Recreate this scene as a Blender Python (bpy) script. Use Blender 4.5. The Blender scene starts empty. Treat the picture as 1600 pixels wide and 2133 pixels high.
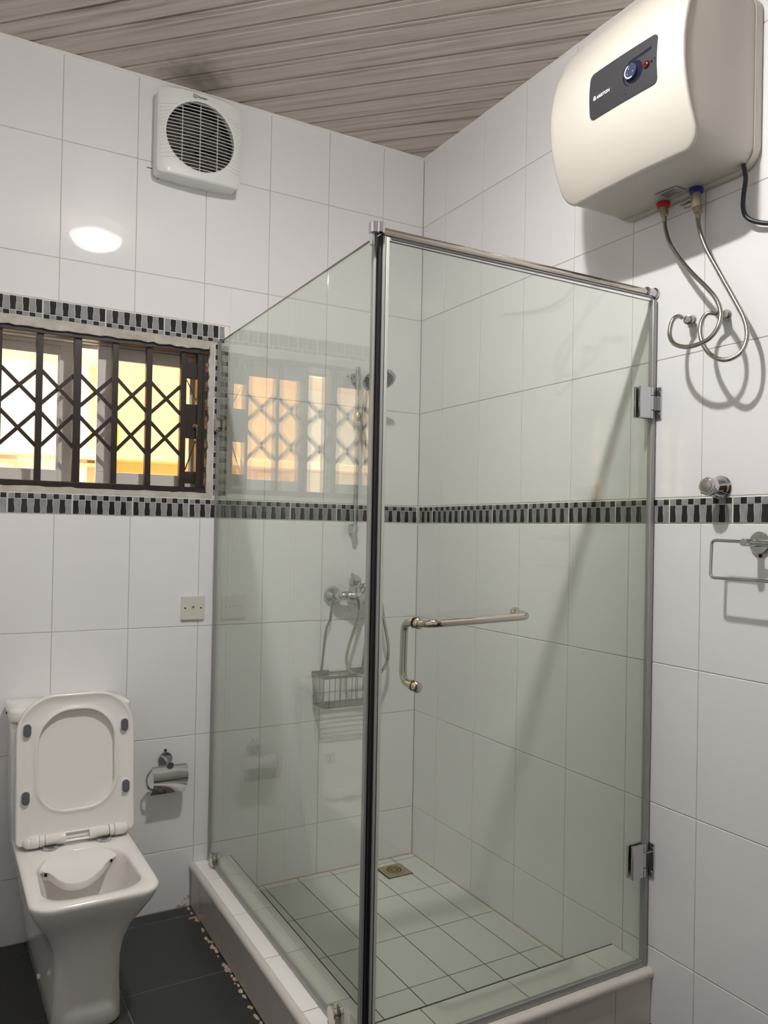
import bpy, bmesh, math, random
from mathutils import Vector, Matrix
random.seed(7)
PI = math.pi
ZO = 1.418          # floor sits at z = 0; heights below are measured from the mosaic border line

# ------------------------------------------------------------------ scene, camera, light
S = bpy.context.scene
COL = S.collection
S.view_settings.view_transform = 'Standard'
S.view_settings.look = 'None'
S.view_settings.gamma = 1.0
S.view_settings.use_curve_mapping = False
S.view_settings.exposure = 0.0
S.cycles.max_bounces = 14
S.cycles.diffuse_bounces = 6
S.cycles.glossy_bounces = 8
S.cycles.transparent_max_bounces = 32
S.cycles.caustics_reflective = False
S.cycles.caustics_refractive = False
S.cycles.sample_clamp_indirect = 4.0
S.cycles.use_denoising = True

cam = bpy.data.cameras.new('camera')
camo = bpy.data.objects.new('camera', cam)
COL.objects.link(camo)
cam.sensor_fit = 'HORIZONTAL'
cam.sensor_width = 36.0
cam.lens = 1634.23 / 1600 * 36.0
cam.shift_x = 16.84 / 1600
cam.shift_y = 27.76 / 1600
cam.clip_start = 0.02
R0 = (0.87109459, -0.49075998, 0.01867773)
R1 = (0.0200242, -0.00250826, -0.99979635)
R2 = (0.49070689, 0.8712912, 0.00764214)
camo.matrix_world = Matrix(((R0[0], -R1[0], -R2[0], -1.79842599),
                            (R0[1], -R1[1], -R2[1], -2.82979148),
                            (R0[2], -R1[2], -R2[2], -0.03689425 + ZO),
                            (0, 0, 0, 1)))
S.camera = camo

w = bpy.data.worlds.new('daylight'); S.world = w; w.use_nodes = True
bgn = w.node_tree.nodes['Background']
bgn.inputs['Color'].default_value = (1.0, 0.93, 0.82, 1)
bgn.inputs['Strength'].default_value = 3.2

sun = bpy.data.lights.new('sun', 'SUN'); sun.energy = 13.0; sun.angle = math.radians(1); sun.color = (1, .93, .8)
suno = bpy.data.objects.new('sun', sun); COL.objects.link(suno)
suno.rotation_euler = (math.radians(40), 0, math.radians(-12)); suno.location = (0, -3, 8)

LAMP = (-1.0706, -1.5868, 1.503)
BULB_STRENGTH = 3750.0

# ------------------------------------------------------------------ materials
def nodes(name):
    m = bpy.data.materials.new(name); m.use_nodes = True
    nt = m.node_tree
    return m, nt, nt.nodes['Principled BSDF']

def mat(name, col, rough=.5, metal=0., bump=None, vary=None, coat=0., spec=.5, emit=None, es=0., trans=0., ior=1.45):
    m, nt, b = nodes(name)
    b.inputs['Base Color'].default_value = (*col, 1)
    b.inputs['Roughness'].default_value = rough
    b.inputs['Metallic'].default_value = metal
    b.inputs['Coat Weight'].default_value = coat
    b.inputs['Coat Roughness'].default_value = .03
    b.inputs['Specular IOR Level'].default_value = spec
    b.inputs['Transmission Weight'].default_value = trans
    b.inputs['IOR'].default_value = ior
    if emit:
        b.inputs['Emission Color'].default_value = (*emit, 1); b.inputs['Emission Strength'].default_value = es
    tc = nt.nodes.new('ShaderNodeTexCoord')
    if vary:                                   # (scale, second colour, amount)
        n = nt.nodes.new('ShaderNodeTexNoise'); n.inputs['Scale'].default_value = vary[0]; n.inputs['Detail'].default_value = 5
        nt.links.new(tc.outputs['Object'], n.inputs['Vector'])
        r = nt.nodes.new('ShaderNodeValToRGB'); r.color_ramp.elements[0].position = .35; r.color_ramp.elements[1].position = .35 + vary[2]
        r.color_ramp.elements[0].color = (*col, 1); r.color_ramp.elements[1].color = (*vary[1], 1)
        nt.links.new(n.outputs['Fac'], r.inputs['Fac']); nt.links.new(r.outputs['Color'], b.inputs['Base Color'])
    if bump:                                   # (scale, strength, distance)
        n = nt.nodes.new('ShaderNodeTexNoise'); n.inputs['Scale'].default_value = bump[0]; n.inputs['Detail'].default_value = 3
        nt.links.new(tc.outputs['Object'], n.inputs['Vector'])
        bp = nt.nodes.new('ShaderNodeBump'); bp.inputs['Strength'].default_value = bump[1]; bp.inputs['Distance'].default_value = bump[2]
        nt.links.new(n.outputs['Fac'], bp.inputs['Height']); nt.links.new(bp.outputs['Normal'], b.inputs['Normal'])
        if coat: nt.links.new(bp.outputs['Normal'], b.inputs['Coat Normal'])
    return m

M = {}
M['tile'] = mat('white_glazed_tile', (.79, .782, .79), .035, bump=(5, .10, .004), spec=.5)
M['grout'] = mat('pale_grout', (.50, .47, .42), .85, vary=(14, (.40, .35, .28), .5))
M['border_grout'] = mat('border_grout', (.78, .76, .72), .5)
M['black_glass'] = mat('black_mosaic_glass', (.022, .017, .018), .08, bump=(60, .4, .002))
M['grey_glass'] = mat('grey_mosaic_glass', (.30, .305, .31), .12, bump=(60, .4, .002), vary=(40, (.22, .225, .23), .4))
M['plaster'] = mat('rough_plaster', (.55, .52, .47), .8, bump=(45, .8, .006), vary=(20, (.36, .33, .28), .4))
M['chrome'] = mat('chrome', (.58, .58, .59), .05, 1.0)
M['nickel'] = mat('polished_nickel', (.56, .52, .46), .07, 1.0)
M['steel'] = mat('brushed_steel', (.40, .375, .34), .26, 1.0, bump=(300, .3, .001))
M['wire'] = mat('dull_wire_steel', (.30, .29, .28), .3, 1.0)
M['ceramic'] = mat('white_ceramic', (.80, .775, .74), .10, coat=.3)
M['seat_plastic'] = mat('seat_plastic', (.80, .775, .745), .18)
M['bumper'] = mat('grey_rubber', (.10, .105, .12), .5)
M['heater'] = mat('cream_enamel', (.58, .555, .495), .28)
M['heater_body'] = mat('cream_painted_steel', (.50, .475, .42), .35)
M['panel'] = mat('anthracite_plastic', (.040, .040, .045), .32)
M['panel_dark'] = mat('navy_gloss_plastic', (.010, .012, .03), .15)
M['panel_blue'] = mat('slate_plastic', (.035, .045, .08), .25)
M['white_print'] = mat('white_print', (.85, .85, .85), .5)
M['grey_print'] = mat('grey_print', (.05, .05, .055), .5)
M['red_led'] = mat('red_indicator', (.09, .004, .005), .12)
M['red'] = mat('red_plastic_ring', (.45, .012, .012), .3)
M['blue'] = mat('blue_plastic_ring', (.02, .02, .22), .3)
M['brass'] = mat('dull_nickelled_brass', (.42, .36, .28), .35, .9)
M['label'] = mat('silver_label', (.42, .42, .40), .35, .4)
M['black_rubber'] = mat('black_rubber', (.012, .012, .016), .4)
M['glass_edge'] = mat('polished_glass_edge', (.015, .03, .024), .15)
M['clear_lip'] = mat('translucent_green_lip', (.52, .55, .49), .2)
M['seal'] = mat('black_magnetic_strip', (.006, .005, .006), .35)
M['clear_seal'] = mat('clear_grey_seal', (.30, .30, .29), .22, spec=.8)
M['fan_plastic'] = mat('white_fan_plastic', (.74, .74, .72), .25)
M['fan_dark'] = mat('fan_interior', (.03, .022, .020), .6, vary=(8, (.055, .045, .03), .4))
M['print_dark'] = mat('dark_print', (.05, .05, .05), .5)
M['gate'] = mat('dark_brown_painted_steel', (.020, .012, .010), .38, bump=(90, .3, .001))
M['rust'] = mat('rusty_steel', (.10, .055, .03), .7, bump=(90, .5, .002), vary=(60, (.30, .16, .06), .3))
M['alu'] = mat('white_aluminium', (.74, .70, .66), .35)
M['plate'] = mat('ivory_plastic', (.62, .60, .53), .35)
M['dark'] = mat('dark_recess', (.01, .01, .01), .8)
M['brown_stain'] = mat('mortar_brown', (.42, .30, .20), .9, bump=(80, .8, .004), vary=(60, (.55, .45, .35), .3))
M['drain'] = mat('brass_drain', (.55, .47, .28), .35, .8)
M['outer_wall'] = mat('peach_render', (.88, .66, .42), .9, vary=(3, (.84, .60, .38), .5))
M['outer_cream'] = mat('cream_render', (.80, .62, .45), .9)
M['outer_white'] = mat('bright_white_render', (.95, .93, .88), .9)
M['wood_door'] = mat('brown_wooden_door', (.10, .045, .02), .3, bump=(30, .2, .002))

# glossy tiles pick up a faint long ripple
def floor_mat():
    m, nt, b = nodes('charcoal_floor_tile')
    tc = nt.nodes.new('ShaderNodeTexCoord')
    n = nt.nodes.new('ShaderNodeTexNoise'); n.inputs['Scale'].default_value = 6; n.inputs['Detail'].default_value = 6
    nt.links.new(tc.outputs['Object'], n.inputs['Vector'])
    r = nt.nodes.new('ShaderNodeValToRGB')
    r.color_ramp.elements[0].color = (.024, .026, .028, 1); r.color_ramp.elements[1].color = (.034, .036, .037, 1)
    nt.links.new(n.outputs['Fac'], r.inputs['Fac']); nt.links.new(r.outputs['Color'], b.inputs['Base Color'])
    b.inputs['Roughness'].default_value = .42
    return m
M['floor_tile'] = floor_mat()
M['floor_grout'] = mat('floor_grout', (.16, .16, .14), .8)
M['tray_tile'] = mat('shower_floor_tile', (.70, .70, .67), .32, bump=(30, .1, .002))
M['tray_grout'] = mat('grey_tray_grout', (.10, .09, .07), .8)
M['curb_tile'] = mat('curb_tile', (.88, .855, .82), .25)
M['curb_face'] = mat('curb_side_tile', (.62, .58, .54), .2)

def ceiling_mat():
    m, nt, b = nodes('limewashed_boards')
    tc = nt.nodes.new('ShaderNodeTexCoord')
    mp = nt.nodes.new('ShaderNodeCombineXYZ')
    for ax, vec in (('X', (1.1, -1.1, 0)), ('Y', (30, 30, 0))):
        dn = nt.nodes.new('ShaderNodeVectorMath'); dn.operation = 'DOT_PRODUCT'; dn.inputs[1].default_value = vec
        nt.links.new(tc.outputs['Object'], dn.inputs[0]); nt.links.new(dn.outputs['Value'], mp.inputs[ax])
    n = nt.nodes.new('ShaderNodeTexNoise'); n.inputs['Scale'].default_value = 1.0; n.inputs['Detail'].default_value = 7; n.inputs['Roughness'].default_value = .6
    nt.links.new(mp.outputs['Vector'], n.inputs['Vector'])
    r = nt.nodes.new('ShaderNodeValToRGB'); e = r.color_ramp.elements
    e[0].position = .30; e[0].color = (.30, .25, .21, 1); e[1].position = .60; e[1].color = (.60, .55, .495, 1)
    k = e.new(.43); k.color = (.50, .45, .40, 1)
    nt.links.new(n.outputs['Fac'], r.inputs['Fac'])
    # old damp mark above the fan
    g = nt.nodes.new('ShaderNodeNewGeometry')
    d = nt.nodes.new('ShaderNodeVectorMath'); d.operation = 'DISTANCE'; d.inputs[1].default_value = (-1.02, -.10, 1.562 + ZO)
    nt.links.new(g.outputs['Position'], d.inputs[0])
    n2 = nt.nodes.new('ShaderNodeTexNoise'); n2.inputs['Scale'].default_value = 22; nt.links.new(tc.outputs['Object'], n2.inputs['Vector'])
    ad = nt.nodes.new('ShaderNodeMath'); ad.operation = 'MULTIPLY_ADD'; ad.inputs[1].default_value = .16
    nt.links.new(n2.outputs['Fac'], ad.inputs[0]); nt.links.new(d.outputs['Value'], ad.inputs[2])
    mr = nt.nodes.new('ShaderNodeMapRange'); mr.inputs['From Min'].default_value = .10; mr.inputs['From Max'].default_value = .22
    mr.inputs['To Min'].default_value = .55; mr.inputs['To Max'].default_value = 0
    nt.links.new(ad.outputs['Value'], mr.inputs['Value'])
    mx = nt.nodes.new('ShaderNodeMix'); mx.data_type = 'RGBA'; mx.inputs['B'].default_value = (.10, .085, .06, 1)
    nt.links.new(mr.outputs['Result'], mx.inputs['Factor']); nt.links.new(r.outputs['Color'], mx.inputs['A'])
    nt.links.new(mx.outputs['Result'], b.inputs['Base Color'])
    b.inputs['Roughness'].default_value = .5
    return m
M['ceiling'] = ceiling_mat()

def glass_mat(name, tint, f0=.043, rough=0.0):
    m = bpy.data.materials.new(name); m.use_nodes = True; nt = m.node_tree; nt.nodes.clear()
    out = nt.nodes.new('ShaderNodeOutputMaterial'); mix = nt.nodes.new('ShaderNodeMixShader')
    t = nt.nodes.new('ShaderNodeBsdfTransparent'); t.inputs['Color'].default_value = (*tint, 1)
    g = nt.nodes.new('ShaderNodeBsdfGlossy'); g.inputs['Roughness'].default_value = rough; g.inputs['Color'].default_value = (.97, 1, .97, 1)
    ge = nt.nodes.new('ShaderNodeNewGeometry')
    dt = nt.nodes.new('ShaderNodeVectorMath'); dt.operation = 'DOT_PRODUCT'
    nt.links.new(ge.outputs['Normal'], dt.inputs[0]); nt.links.new(ge.outputs['Incoming'], dt.inputs[1])
    ab = nt.nodes.new('ShaderNodeMath'); ab.operation = 'ABSOLUTE'; nt.links.new(dt.outputs['Value'], ab.inputs[0])
    om = nt.nodes.new('ShaderNodeMath'); om.operation = 'SUBTRACT'; om.inputs[0].default_value = 1; nt.links.new(ab.outputs[0], om.inputs[1])
    pw = nt.nodes.new('ShaderNodeMath'); pw.operation = 'POWER'; pw.inputs[1].default_value = 5; nt.links.new(om.outputs[0], pw.inputs[0])
    ma = nt.nodes.new('ShaderNodeMath'); ma.operation = 'MULTIPLY_ADD'; ma.inputs[1].default_value = 1 - f0; ma.inputs[2].default_value = f0
    nt.links.new(pw.outputs[0], ma.inputs[0])
    nt.links.new(ma.outputs[0], mix.inputs['Fac']); nt.links.new(t.outputs[0], mix.inputs[1]); nt.links.new(g.outputs[0], mix.inputs[2])
    nt.links.new(mix.outputs[0], out.inputs['Surface'])
    return m
M['glass'] = glass_mat('green_tinted_safety_glass', (.942, .966, .934))
M['clear_pane'] = glass_mat('clear_window_glass', (.98, .97, .95))
M['amber_pane'] = glass_mat('amber_window_glass', (.99, .84, .62))

def shade_mat():
    m = bpy.data.materials.new('frosted_lamp_glass'); m.use_nodes = True; nt = m.node_tree; nt.nodes.clear()
    out = nt.nodes.new('ShaderNodeOutputMaterial'); mix = nt.nodes.new('ShaderNodeMixShader'); mix.inputs['Fac'].default_value = .22
    t = nt.nodes.new('ShaderNodeBsdfTransparent'); tr = nt.nodes.new('ShaderNodeBsdfTranslucent')
    em = nt.nodes.new('ShaderNodeEmission'); em.inputs['Color'].default_value = (1, .98, .96, 1); em.inputs['Strength'].default_value = 9
    ad = nt.nodes.new('ShaderNodeAddShader'); nt.links.new(mix.outputs[0], ad.inputs[0]); nt.links.new(em.outputs[0], ad.inputs[1])
    nt.links.new(t.outputs[0], mix.inputs[1]); nt.links.new(tr.outputs[0], mix.inputs[2]); nt.links.new(ad.outputs[0], out.inputs['Surface'])
    return m
M['lamp_shade'] = shade_mat()
M['bulb'] = mat('glowing_bulb', (1, 1, 1), .5, emit=(1.0, .98, .955), es=BULB_STRENGTH)

# ------------------------------------------------------------------ mesh builder (coordinates: metres, z from the border line)
class MB:
    def __init__(s): s.v = []; s.f = []; s.m = []
    def add(s, vs, fs, mi=0):
        o = len(s.v); s.v += [tuple(map(float, p)) for p in vs]
        for f in fs: s.f.append(tuple(i + o for i in f)); s.m.append(mi)
        return s
    def box(s, a, b, mi=0):
        x0, y0, z0 = (min(a[i], b[i]) for i in range(3)); x1, y1, z1 = (max(a[i], b[i]) for i in range(3))
        v = [(x0, y0, z0), (x1, y0, z0), (x1, y1, z0), (x0, y1, z0), (x0, y0, z1), (x1, y0, z1), (x1, y1, z1), (x0, y1, z1)]
        return s.add(v, [(0, 3, 2, 1), (4, 5, 6, 7), (0, 1, 5, 4), (1, 2, 6, 5), (2, 3, 7, 6), (3, 0, 4, 7)], mi)
    def tube(s, pts, r, n=12, mi=0, closed=False, caps=True):
        P = [Vector(p) for p in pts]; N = len(P)
        rs = r if isinstance(r, (list, tuple)) else [r] * N
        T = []
        for i in range(N):
            a = P[(i - 1) % N] if (i > 0 or closed) else P[i]; b = P[(i + 1) % N] if (i < N - 1 or closed) else P[i]
            T.append((b - a).normalized())
        up = Vector((0, 0, 1)) if abs(T[0].z) < .9 else Vector((1, 0, 0))
        u = T[0].cross(up).normalized(); rings = []
        for i in range(N):
            if i:
                u = (u - T[i] * u.dot(T[i]))
                u = u.normalized() if u.length > 1e-6 else T[i].orthogonal().normalized()
            vv = T[i].cross(u)
            rings.append([P[i] + (u * math.cos(2 * PI * k / n) + vv * math.sin(2 * PI * k / n)) * rs[i] for k in range(n)])
        vs = [p for rg in rings for p in rg]; fs = []
        for i in range(N if closed else N - 1):
            a = i * n; b = ((i + 1) % N) * n
            for k in range(n): fs.append((a + k, a + (k + 1) % n, b + (k + 1) % n, b + k))
        if caps and not closed:
            fs.append(tuple(range(n - 1, -1, -1))); fs.append(tuple((N - 1) * n + k for k in range(n)))
        return s.add(vs, fs, mi)
    def lathe(s, prof, c, ax=(0, 0, 1), n=32, mi=0):
        """prof: (radius, height along ax) from c"""
        ax = Vector(ax).normalized(); u = ax.orthogonal().normalized(); v = ax.cross(u); c = Vector(c)
        vs = []; fs = []
        for r, h in prof:
            for k in range(n):
                a = 2 * PI * k / n
                vs.append(c + ax * h + (u * math.cos(a) + v * math.sin(a)) * max(r, 1e-5))
        for i in range(len(prof) - 1):
            for k in range(n):
                fs.append((i * n + k, i * n + (k + 1) % n, (i + 1) * n + (k + 1) % n, (i + 1) * n + k))
        fs.append(tuple(range(n - 1, -1, -1))); fs.append(tuple((len(prof) - 1) * n + k for k in range(n)))
        return s.add(vs, fs, mi)
    def loft(s, rings, mi=0, cap0=True, cap1=True, closed=True):
        n = len(rings[0]); vs = [p for r in rings for p in r]; fs = []
        for i in range(len(rings) - 1):
            for k in range(n if closed else n - 1):
                fs.append((i * n + k, i * n + (k + 1) % n, (i + 1) * n + (k + 1) % n, (i + 1) * n + k))
        if cap0: fs.append(tuple(range(n - 1, -1, -1)))
        if cap1: fs.append(tuple((len(rings) - 1) * n + k for k in range(n)))
        return s.add(vs, fs, mi)
    def sphere(s, c, r, n=16, mi=0, sc=(1, 1, 1)):
        rings = []
        for i in range(1, n // 2):
            a = PI * i / (n // 2)
            rings.append([(c[0] + sc[0] * r * math.sin(a) * math.cos(2 * PI * k / n), c[1] + sc[1] * r * math.sin(a) * math.sin(2 * PI * k / n), c[2] - sc[2] * r * math.cos(a)) for k in range(n)])
        return s.loft(rings, mi)

def arc3(p0, p1, p2, r, n=6):
    """rounded corner at p1 between p0 and p2"""
    p0, p1, p2 = Vector(p0), Vector(p1), Vector(p2)
    a = (p0 - p1).normalized(); b = (p2 - p1).normalized(); out = []
    for i in range(n + 1):
        t = i / n; q0 = p1 + a * r * (1 - t); q1 = p1 + b * r * t
        out.append(q0 * (1 - t) + q1 * t)
    return out
def rpath(pts, r, closed=False, n=6):
    out = []; N = len(pts)
    for i in range(N):
        if not closed and i in (0, N - 1): out.append(Vector(pts[i])); continue
        out += arc3(pts[i - 1], pts[i], pts[(i + 1) % N], r, n)
    return out
def spline(pts, sub=6):
    P = [Vector(p) for p in pts]; P = [P[0] * 2 - P[1]] + P + [P[-1] * 2 - P[-2]]; out = []
    for i in range(1, len(P) - 2):
        for k in range(sub):
            t = k / sub; a, b, c, d = P[i - 1], P[i], P[i + 1], P[i + 2]
            out.append(.5 * ((2 * b) + (c - a) * t + (2 * a - 5 * b + 4 * c - d) * t * t + (3 * b - a - 3 * c + d) * t ** 3))
    out.append(P[-2]); return out

def rrect(cx, cy, hx, hy, r, m=8):
    """rounded rectangle outline, counter-clockwise; r may be 4 radii (++, -+, --, +-)"""
    rr = r if isinstance(r, (list, tuple)) else [r] * 4; out = []
    for q, (sx, sy) in enumerate(((1, 1), (-1, 1), (-1, -1), (1, -1))):
        rad = rr[q]; ox = cx + sx * (hx - rad); oy = cy + sy * (hy - rad)
        for k in range(m + 1):
            a = PI / 2 * q + PI / 2 * k / m
            out.append((ox + rad * math.cos(a), oy + rad * math.sin(a)))
    return out

ORIG = {}
def obj(name, mb, mats, parent=None, bevel=0, smooth=35, seg=2, label=None, stuff=False, flat=False):
    """one mesh object; its origin is the parent's, or its own base centre when top-level"""
    if not isinstance(mats, (list, tuple)): mats = [mats]
    vs = [Vector((p[0], p[1], p[2] + ZO)) for p in mb.v]
    if parent is not None: og = ORIG[parent.name]
    else:
        lo = Vector([min(v[i] for v in vs) for i in range(3)]); hi = Vector([max(v[i] for v in vs) for i in range(3)])
        og = Vector(((lo.x + hi.x) / 2, (lo.y + hi.y) / 2, lo.z))
    me = bpy.data.meshes.new(name)
    me.from_pydata([v - og for v in vs], [], mb.f)
    for mm in mats: me.materials.append(M[mm])
    for p, mi in zip(me.polygons, mb.m): p.material_index = mi; p.use_smooth = smooth > 0 and not flat
    bm = bmesh.new(); bm.from_mesh(me); bmesh.ops.recalc_face_normals(bm, faces=bm.faces); bm.to_mesh(me); bm.free()
    if smooth and not flat: me.set_sharp_from_angle(angle=math.radians(smooth))
    me.update()
    o = bpy.data.objects.new(name, me); COL.objects.link(o)
    if parent is not None: o.parent = parent
    else: o.location = og
    ORIG[o.name] = og
    if bevel:
        b = o.modifiers.new('bevel', 'BEVEL'); b.width = bevel; b.segments = seg; b.limit_method = 'ANGLE'; b.angle_limit = math.radians(40)
        b.harden_normals = False
    if label: o['label'] = label
    if stuff: o['kind'] = 'stuff'
    return o
def split_obj(name, mb, mats, parent, margin=.0015, **k):
    """one object per separate piece (touching shells stay together)"""
    par = list(range(len(mb.v)))
    def find(i):
        while par[i] != i: par[i] = par[par[i]]; i = par[i]
        return i
    for f in mb.f:
        for q in f[1:]: par[find(q)] = find(f[0])
    comp = {}
    for i in range(len(mb.v)): comp.setdefault(find(i), []).append(i)
    cl = [[set(v), [min(mb.v[i][a] for i in v) - margin for a in range(3)], [max(mb.v[i][a] for i in v) + margin for a in range(3)]] for v in comp.values()]
    again = True
    while again:
        again = False
        for i in range(len(cl)):
            for j in range(i + 1, len(cl)):
                if all(cl[i][1][a] <= cl[j][2][a] and cl[j][1][a] <= cl[i][2][a] for a in range(3)):
                    cl[i] = [cl[i][0] | cl[j][0], [min(cl[i][1][a], cl[j][1][a]) for a in range(3)], [max(cl[i][2][a], cl[j][2][a]) for a in range(3)]]
                    del cl[j]; again = True; break
            if again: break
    out = []
    for c in cl:
        ids = sorted(c[0]); mp = {o: n for n, o in enumerate(ids)}; m2 = MB(); m2.v = [mb.v[i] for i in ids]
        for f, mi in zip(mb.f, mb.m):
            if f[0] in mp: m2.f.append(tuple(mp[i] for i in f)); m2.m.append(mi)
        out.append(obj(name, m2, mats, parent, **k))
    return out
def tag(o, label, cat, group=None):
    o['label'] = label; o['category'] = cat
    if group: o['group'] = group
    return o
def thing(name, label, cat, loc, group=None):
    o = bpy.data.objects.new(name, None); COL.objects.link(o); o.empty_display_size = .05
    o.location = (loc[0], loc[1], loc[2] + ZO); ORIG[o.name] = Vector(o.location)
    return tag(o, label, cat, group) if label else o
def struct(name, mb, mats, **k):
    o = obj(name, mb, mats, **k); o['kind'] = 'structure'; return o

def text_mesh(txt, size, mapper, bold=.0):
    """flat lettering; mapper(u, v) -> 3-D point"""
    cu = bpy.data.curves.new('lettering', 'FONT'); cu.body = txt; cu.size = size; cu.offset = bold; cu.resolution_u = 3
    to = bpy.data.objects.new('lettering_tmp', cu); COL.objects.link(to)
    dg = bpy.context.evaluated_depsgraph_get(); me = bpy.data.meshes.new_from_object(to.evaluated_get(dg))
    mb = MB(); mb.add([mapper(v.co.x, v.co.y) for v in me.vertices], [tuple(p.vertices) for p in me.polygons])
    bpy.data.objects.remove(to); bpy.data.curves.remove(cu); bpy.data.meshes.remove(me)
    return mb

# ------------------------------------------------------------------ room shell
XL, YF, ZF, ZC = -2.15, -3.2, -1.418, 1.562
WX0, WX1, WZ0, WZ1 = -1.93, -.912, .088, .632       # window opening
def subtract(r, h):
    (a, b, c, d), (e, f, g, i) = r, h               # u0 v0 u1 v1
    if e >= c or g <= a or f >= d or i <= b: return [r]
    out = []
    if a < e: out.append((a, b, e, d))
    if g < c: out.append((g, b, c, d))
    u0, u1 = max(a, e), min(c, g)
    if b < f: out.append((u0, b, u1, f))
    if i < d: out.append((u0, i, u1, d))
    return [q for q in out if q[2] - q[0] > .004 and q[3] - q[1] > .004]
def tiles(us, vs, to3, holes=(), gap=.0011, ch=.0016, depth=.0013, mi=0, mb=None, curve=True):
    """chamfered tile faces; to3(u, v, d) maps in-plane coordinates and depth behind the face"""
    mb = mb or MB()
    for i in range(len(us) - 1):
        for j in range(len(vs) - 1):
            rs = [(us[i] + gap, vs[j] + gap, us[i + 1] - gap, vs[j + 1] - gap)]
            for h in holes: rs = [q for r in rs for q in subtract(r, (h[0] - gap, h[1] - gap, h[2] + gap, h[3] + gap))]
            for a, b, c, d in rs:
                if c - a < 3 * ch or d - b < 3 * ch: continue
                e = ch
                V = [to3(a, b, depth), to3(c, b, depth), to3(c, d, depth), to3(a, d, depth),
                     to3(a + e * .35, b + e * .35, depth * .35), to3(c - e * .35, b + e * .35, depth * .35), to3(c - e * .35, d - e * .35, depth * .35), to3(a + e * .35, d - e * .35, depth * .35),
                     to3(a + e, b + e, 0), to3(c - e, b + e, 0), to3(c - e, d - e, 0), to3(a + e, d - e, 0)]
                F = [(8, 9, 10, 11)]
                for k in range(4):
                    q = (k + 1) % 4; F += [(k, q, 4 + q, 4 + k), (4 + k, 4 + q, 8 + q, 8 + k)]
                mb.add(V, F, mi)
    return mb
def grid(start, step, lo, hi, sgn=-1):
    c = [lo, hi]; k = -40
    while k < 60:
        x = sgn * (start + k * step); k += 1
        if lo + .004 < x < hi - .004: c.append(x)
    return sorted(c)
ROWS = [ZF, -1.2023, -.7949, -.3962, 0.0, .0718, .4668, .8649, 1.2643, ZC]

# back wall: solid with the window hole, tiles in front of the grout plane
bk = MB()
gp = .0013
bk.box((XL, gp, ZF - .05), (WX0, .22, ZC + .12), 1); bk.box((WX1, gp, ZF - .05), (0.0, .22, ZC + .12), 1)
bk.box((WX0, gp, ZF - .05), (WX1, .22, WZ0), 1); bk.box((WX0, gp, WZ1), (WX1, .22, ZC + .12), 1)
u_back = grid(.1974, .25, XL, 0)
holes = [(XL, 0.0, 0, .0718), (XL, .651, -.848, .7185), (-.905, .0718, -.848, .651), (XL, .07, -.9, .66)]
tiles(u_back, ROWS, lambda u, v, d: (u, d, v), holes, mb=bk)
struct('wall_back', bk, ['tile', 'grout'], flat=True)
# window reveal of rough plaster (a lumpy collar around the opening)
rv = MB()
def lump(a, b, n, fn):
    for i in range(n):
        t0, t1 = i / n, (i + 1) / n
        fn(a + (b - a) * t0, a + (b - a) * t1, random.uniform(-.0025, .0035), i)
rv_o = (XL, .0718, -.905, .651)
lo = []; 
def ragged(n, f): return [f(i / n, random.uniform(-.003, .004)) for i in range(n + 1)]
top_in = ragged(60, lambda t, e: (XL + (WX1 - .012 - XL) * t, WZ1 - .010 + e))
for i in range(60):
    (x0, z0), (x1, z1) = top_in[i], top_in[i + 1]
    rv.add([(x0, .0, .651), (x1, .0, .651), (x1, .002, z1), (x0, .002, z0), (x0, .16, z0), (x1, .16, z1)], [(0, 1, 2, 3), (3, 2, 5, 4)])
bot_in = ragged(60, lambda t, e: (XL + (WX1 - .012 - XL) * t, WZ0 + .004 + e * .6))
for i in range(60):
    (x0, z0), (x1, z1) = bot_in[i], bot_in[i + 1]
    rv.add([(x0, .0, .0718), (x1, .0, .0718), (x1, .002, z1), (x0, .002, z0), (x0, .16, z0), (x1, .16, z1)], [(0, 1, 2, 3), (3, 2, 5, 4)])
side_in = ragged(40, lambda t, e: (WX1 - .012 + e, .0718 + (.651 - .0718) * t))
for i in range(40):
    (x0, z0), (x1, z1) = side_in[i], side_in[i + 1]
    rv.add([(-.905, 0, z0), (-.905, 0, z1), (x1, .002, z1), (x0, .002, z0), (x0, .16, z0), (x1, .16, z1)], [(0, 1, 2, 3), (3, 2, 5, 4)])
struct('trim_1', rv, ['plaster'])

# right wall
rw = MB(); rw.box((gp, YF - .1, ZF - .05), (.15, .22, ZC + .12), 1)
u_right = grid(.1678, .25, YF, 0)
tiles(u_right, ROWS, lambda u, v, d: (d, u, v), [(YF, 0.0, 0, .0718)], mb=rw)
struct('wall_right', rw, ['tile', 'grout'], flat=True)
lw = MB(); lw.box((XL - .15, YF - .1, ZF - .05), (XL - gp, .22, ZC + .12), 1)
tiles(u_right, ROWS, lambda u, v, d: (XL - d, u, v), [], mb=lw)
struct('wall_left', lw, ['tile', 'grout'], flat=True)
fw = MB(); fw.box((XL, YF - .15, ZF - .05), (0, YF - gp, ZC + .12), 1)
tiles(u_back, ROWS, lambda u, v, d: (u, YF - d, v), [(-.95, ZF, -.08, .66)], mb=fw)
struct('wall_front', fw, ['tile', 'grout'], flat=True)
dr = MB(); dr.box((-.93, YF - .004, ZF + .004), (-.10, YF + .04, .64))
dr_o = struct('door_1', dr, ['wood_door'], bevel=.004)

# floor: dark tiles
fl = MB(); fl.box((XL - .15, YF - .15, ZF - .12), (.15, .22, ZF - .0015), 1)
tiles(grid(1.2875, .40, XL, 0), grid(.0648, .3995, YF, 0), lambda u, v, d: (u, v, ZF - d), [(-.958, -1.285, 0, 0)], gap=.0016, mb=fl)
struct('floor', fl, ['floor_tile', 'floor_grout'], flat=True)

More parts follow.
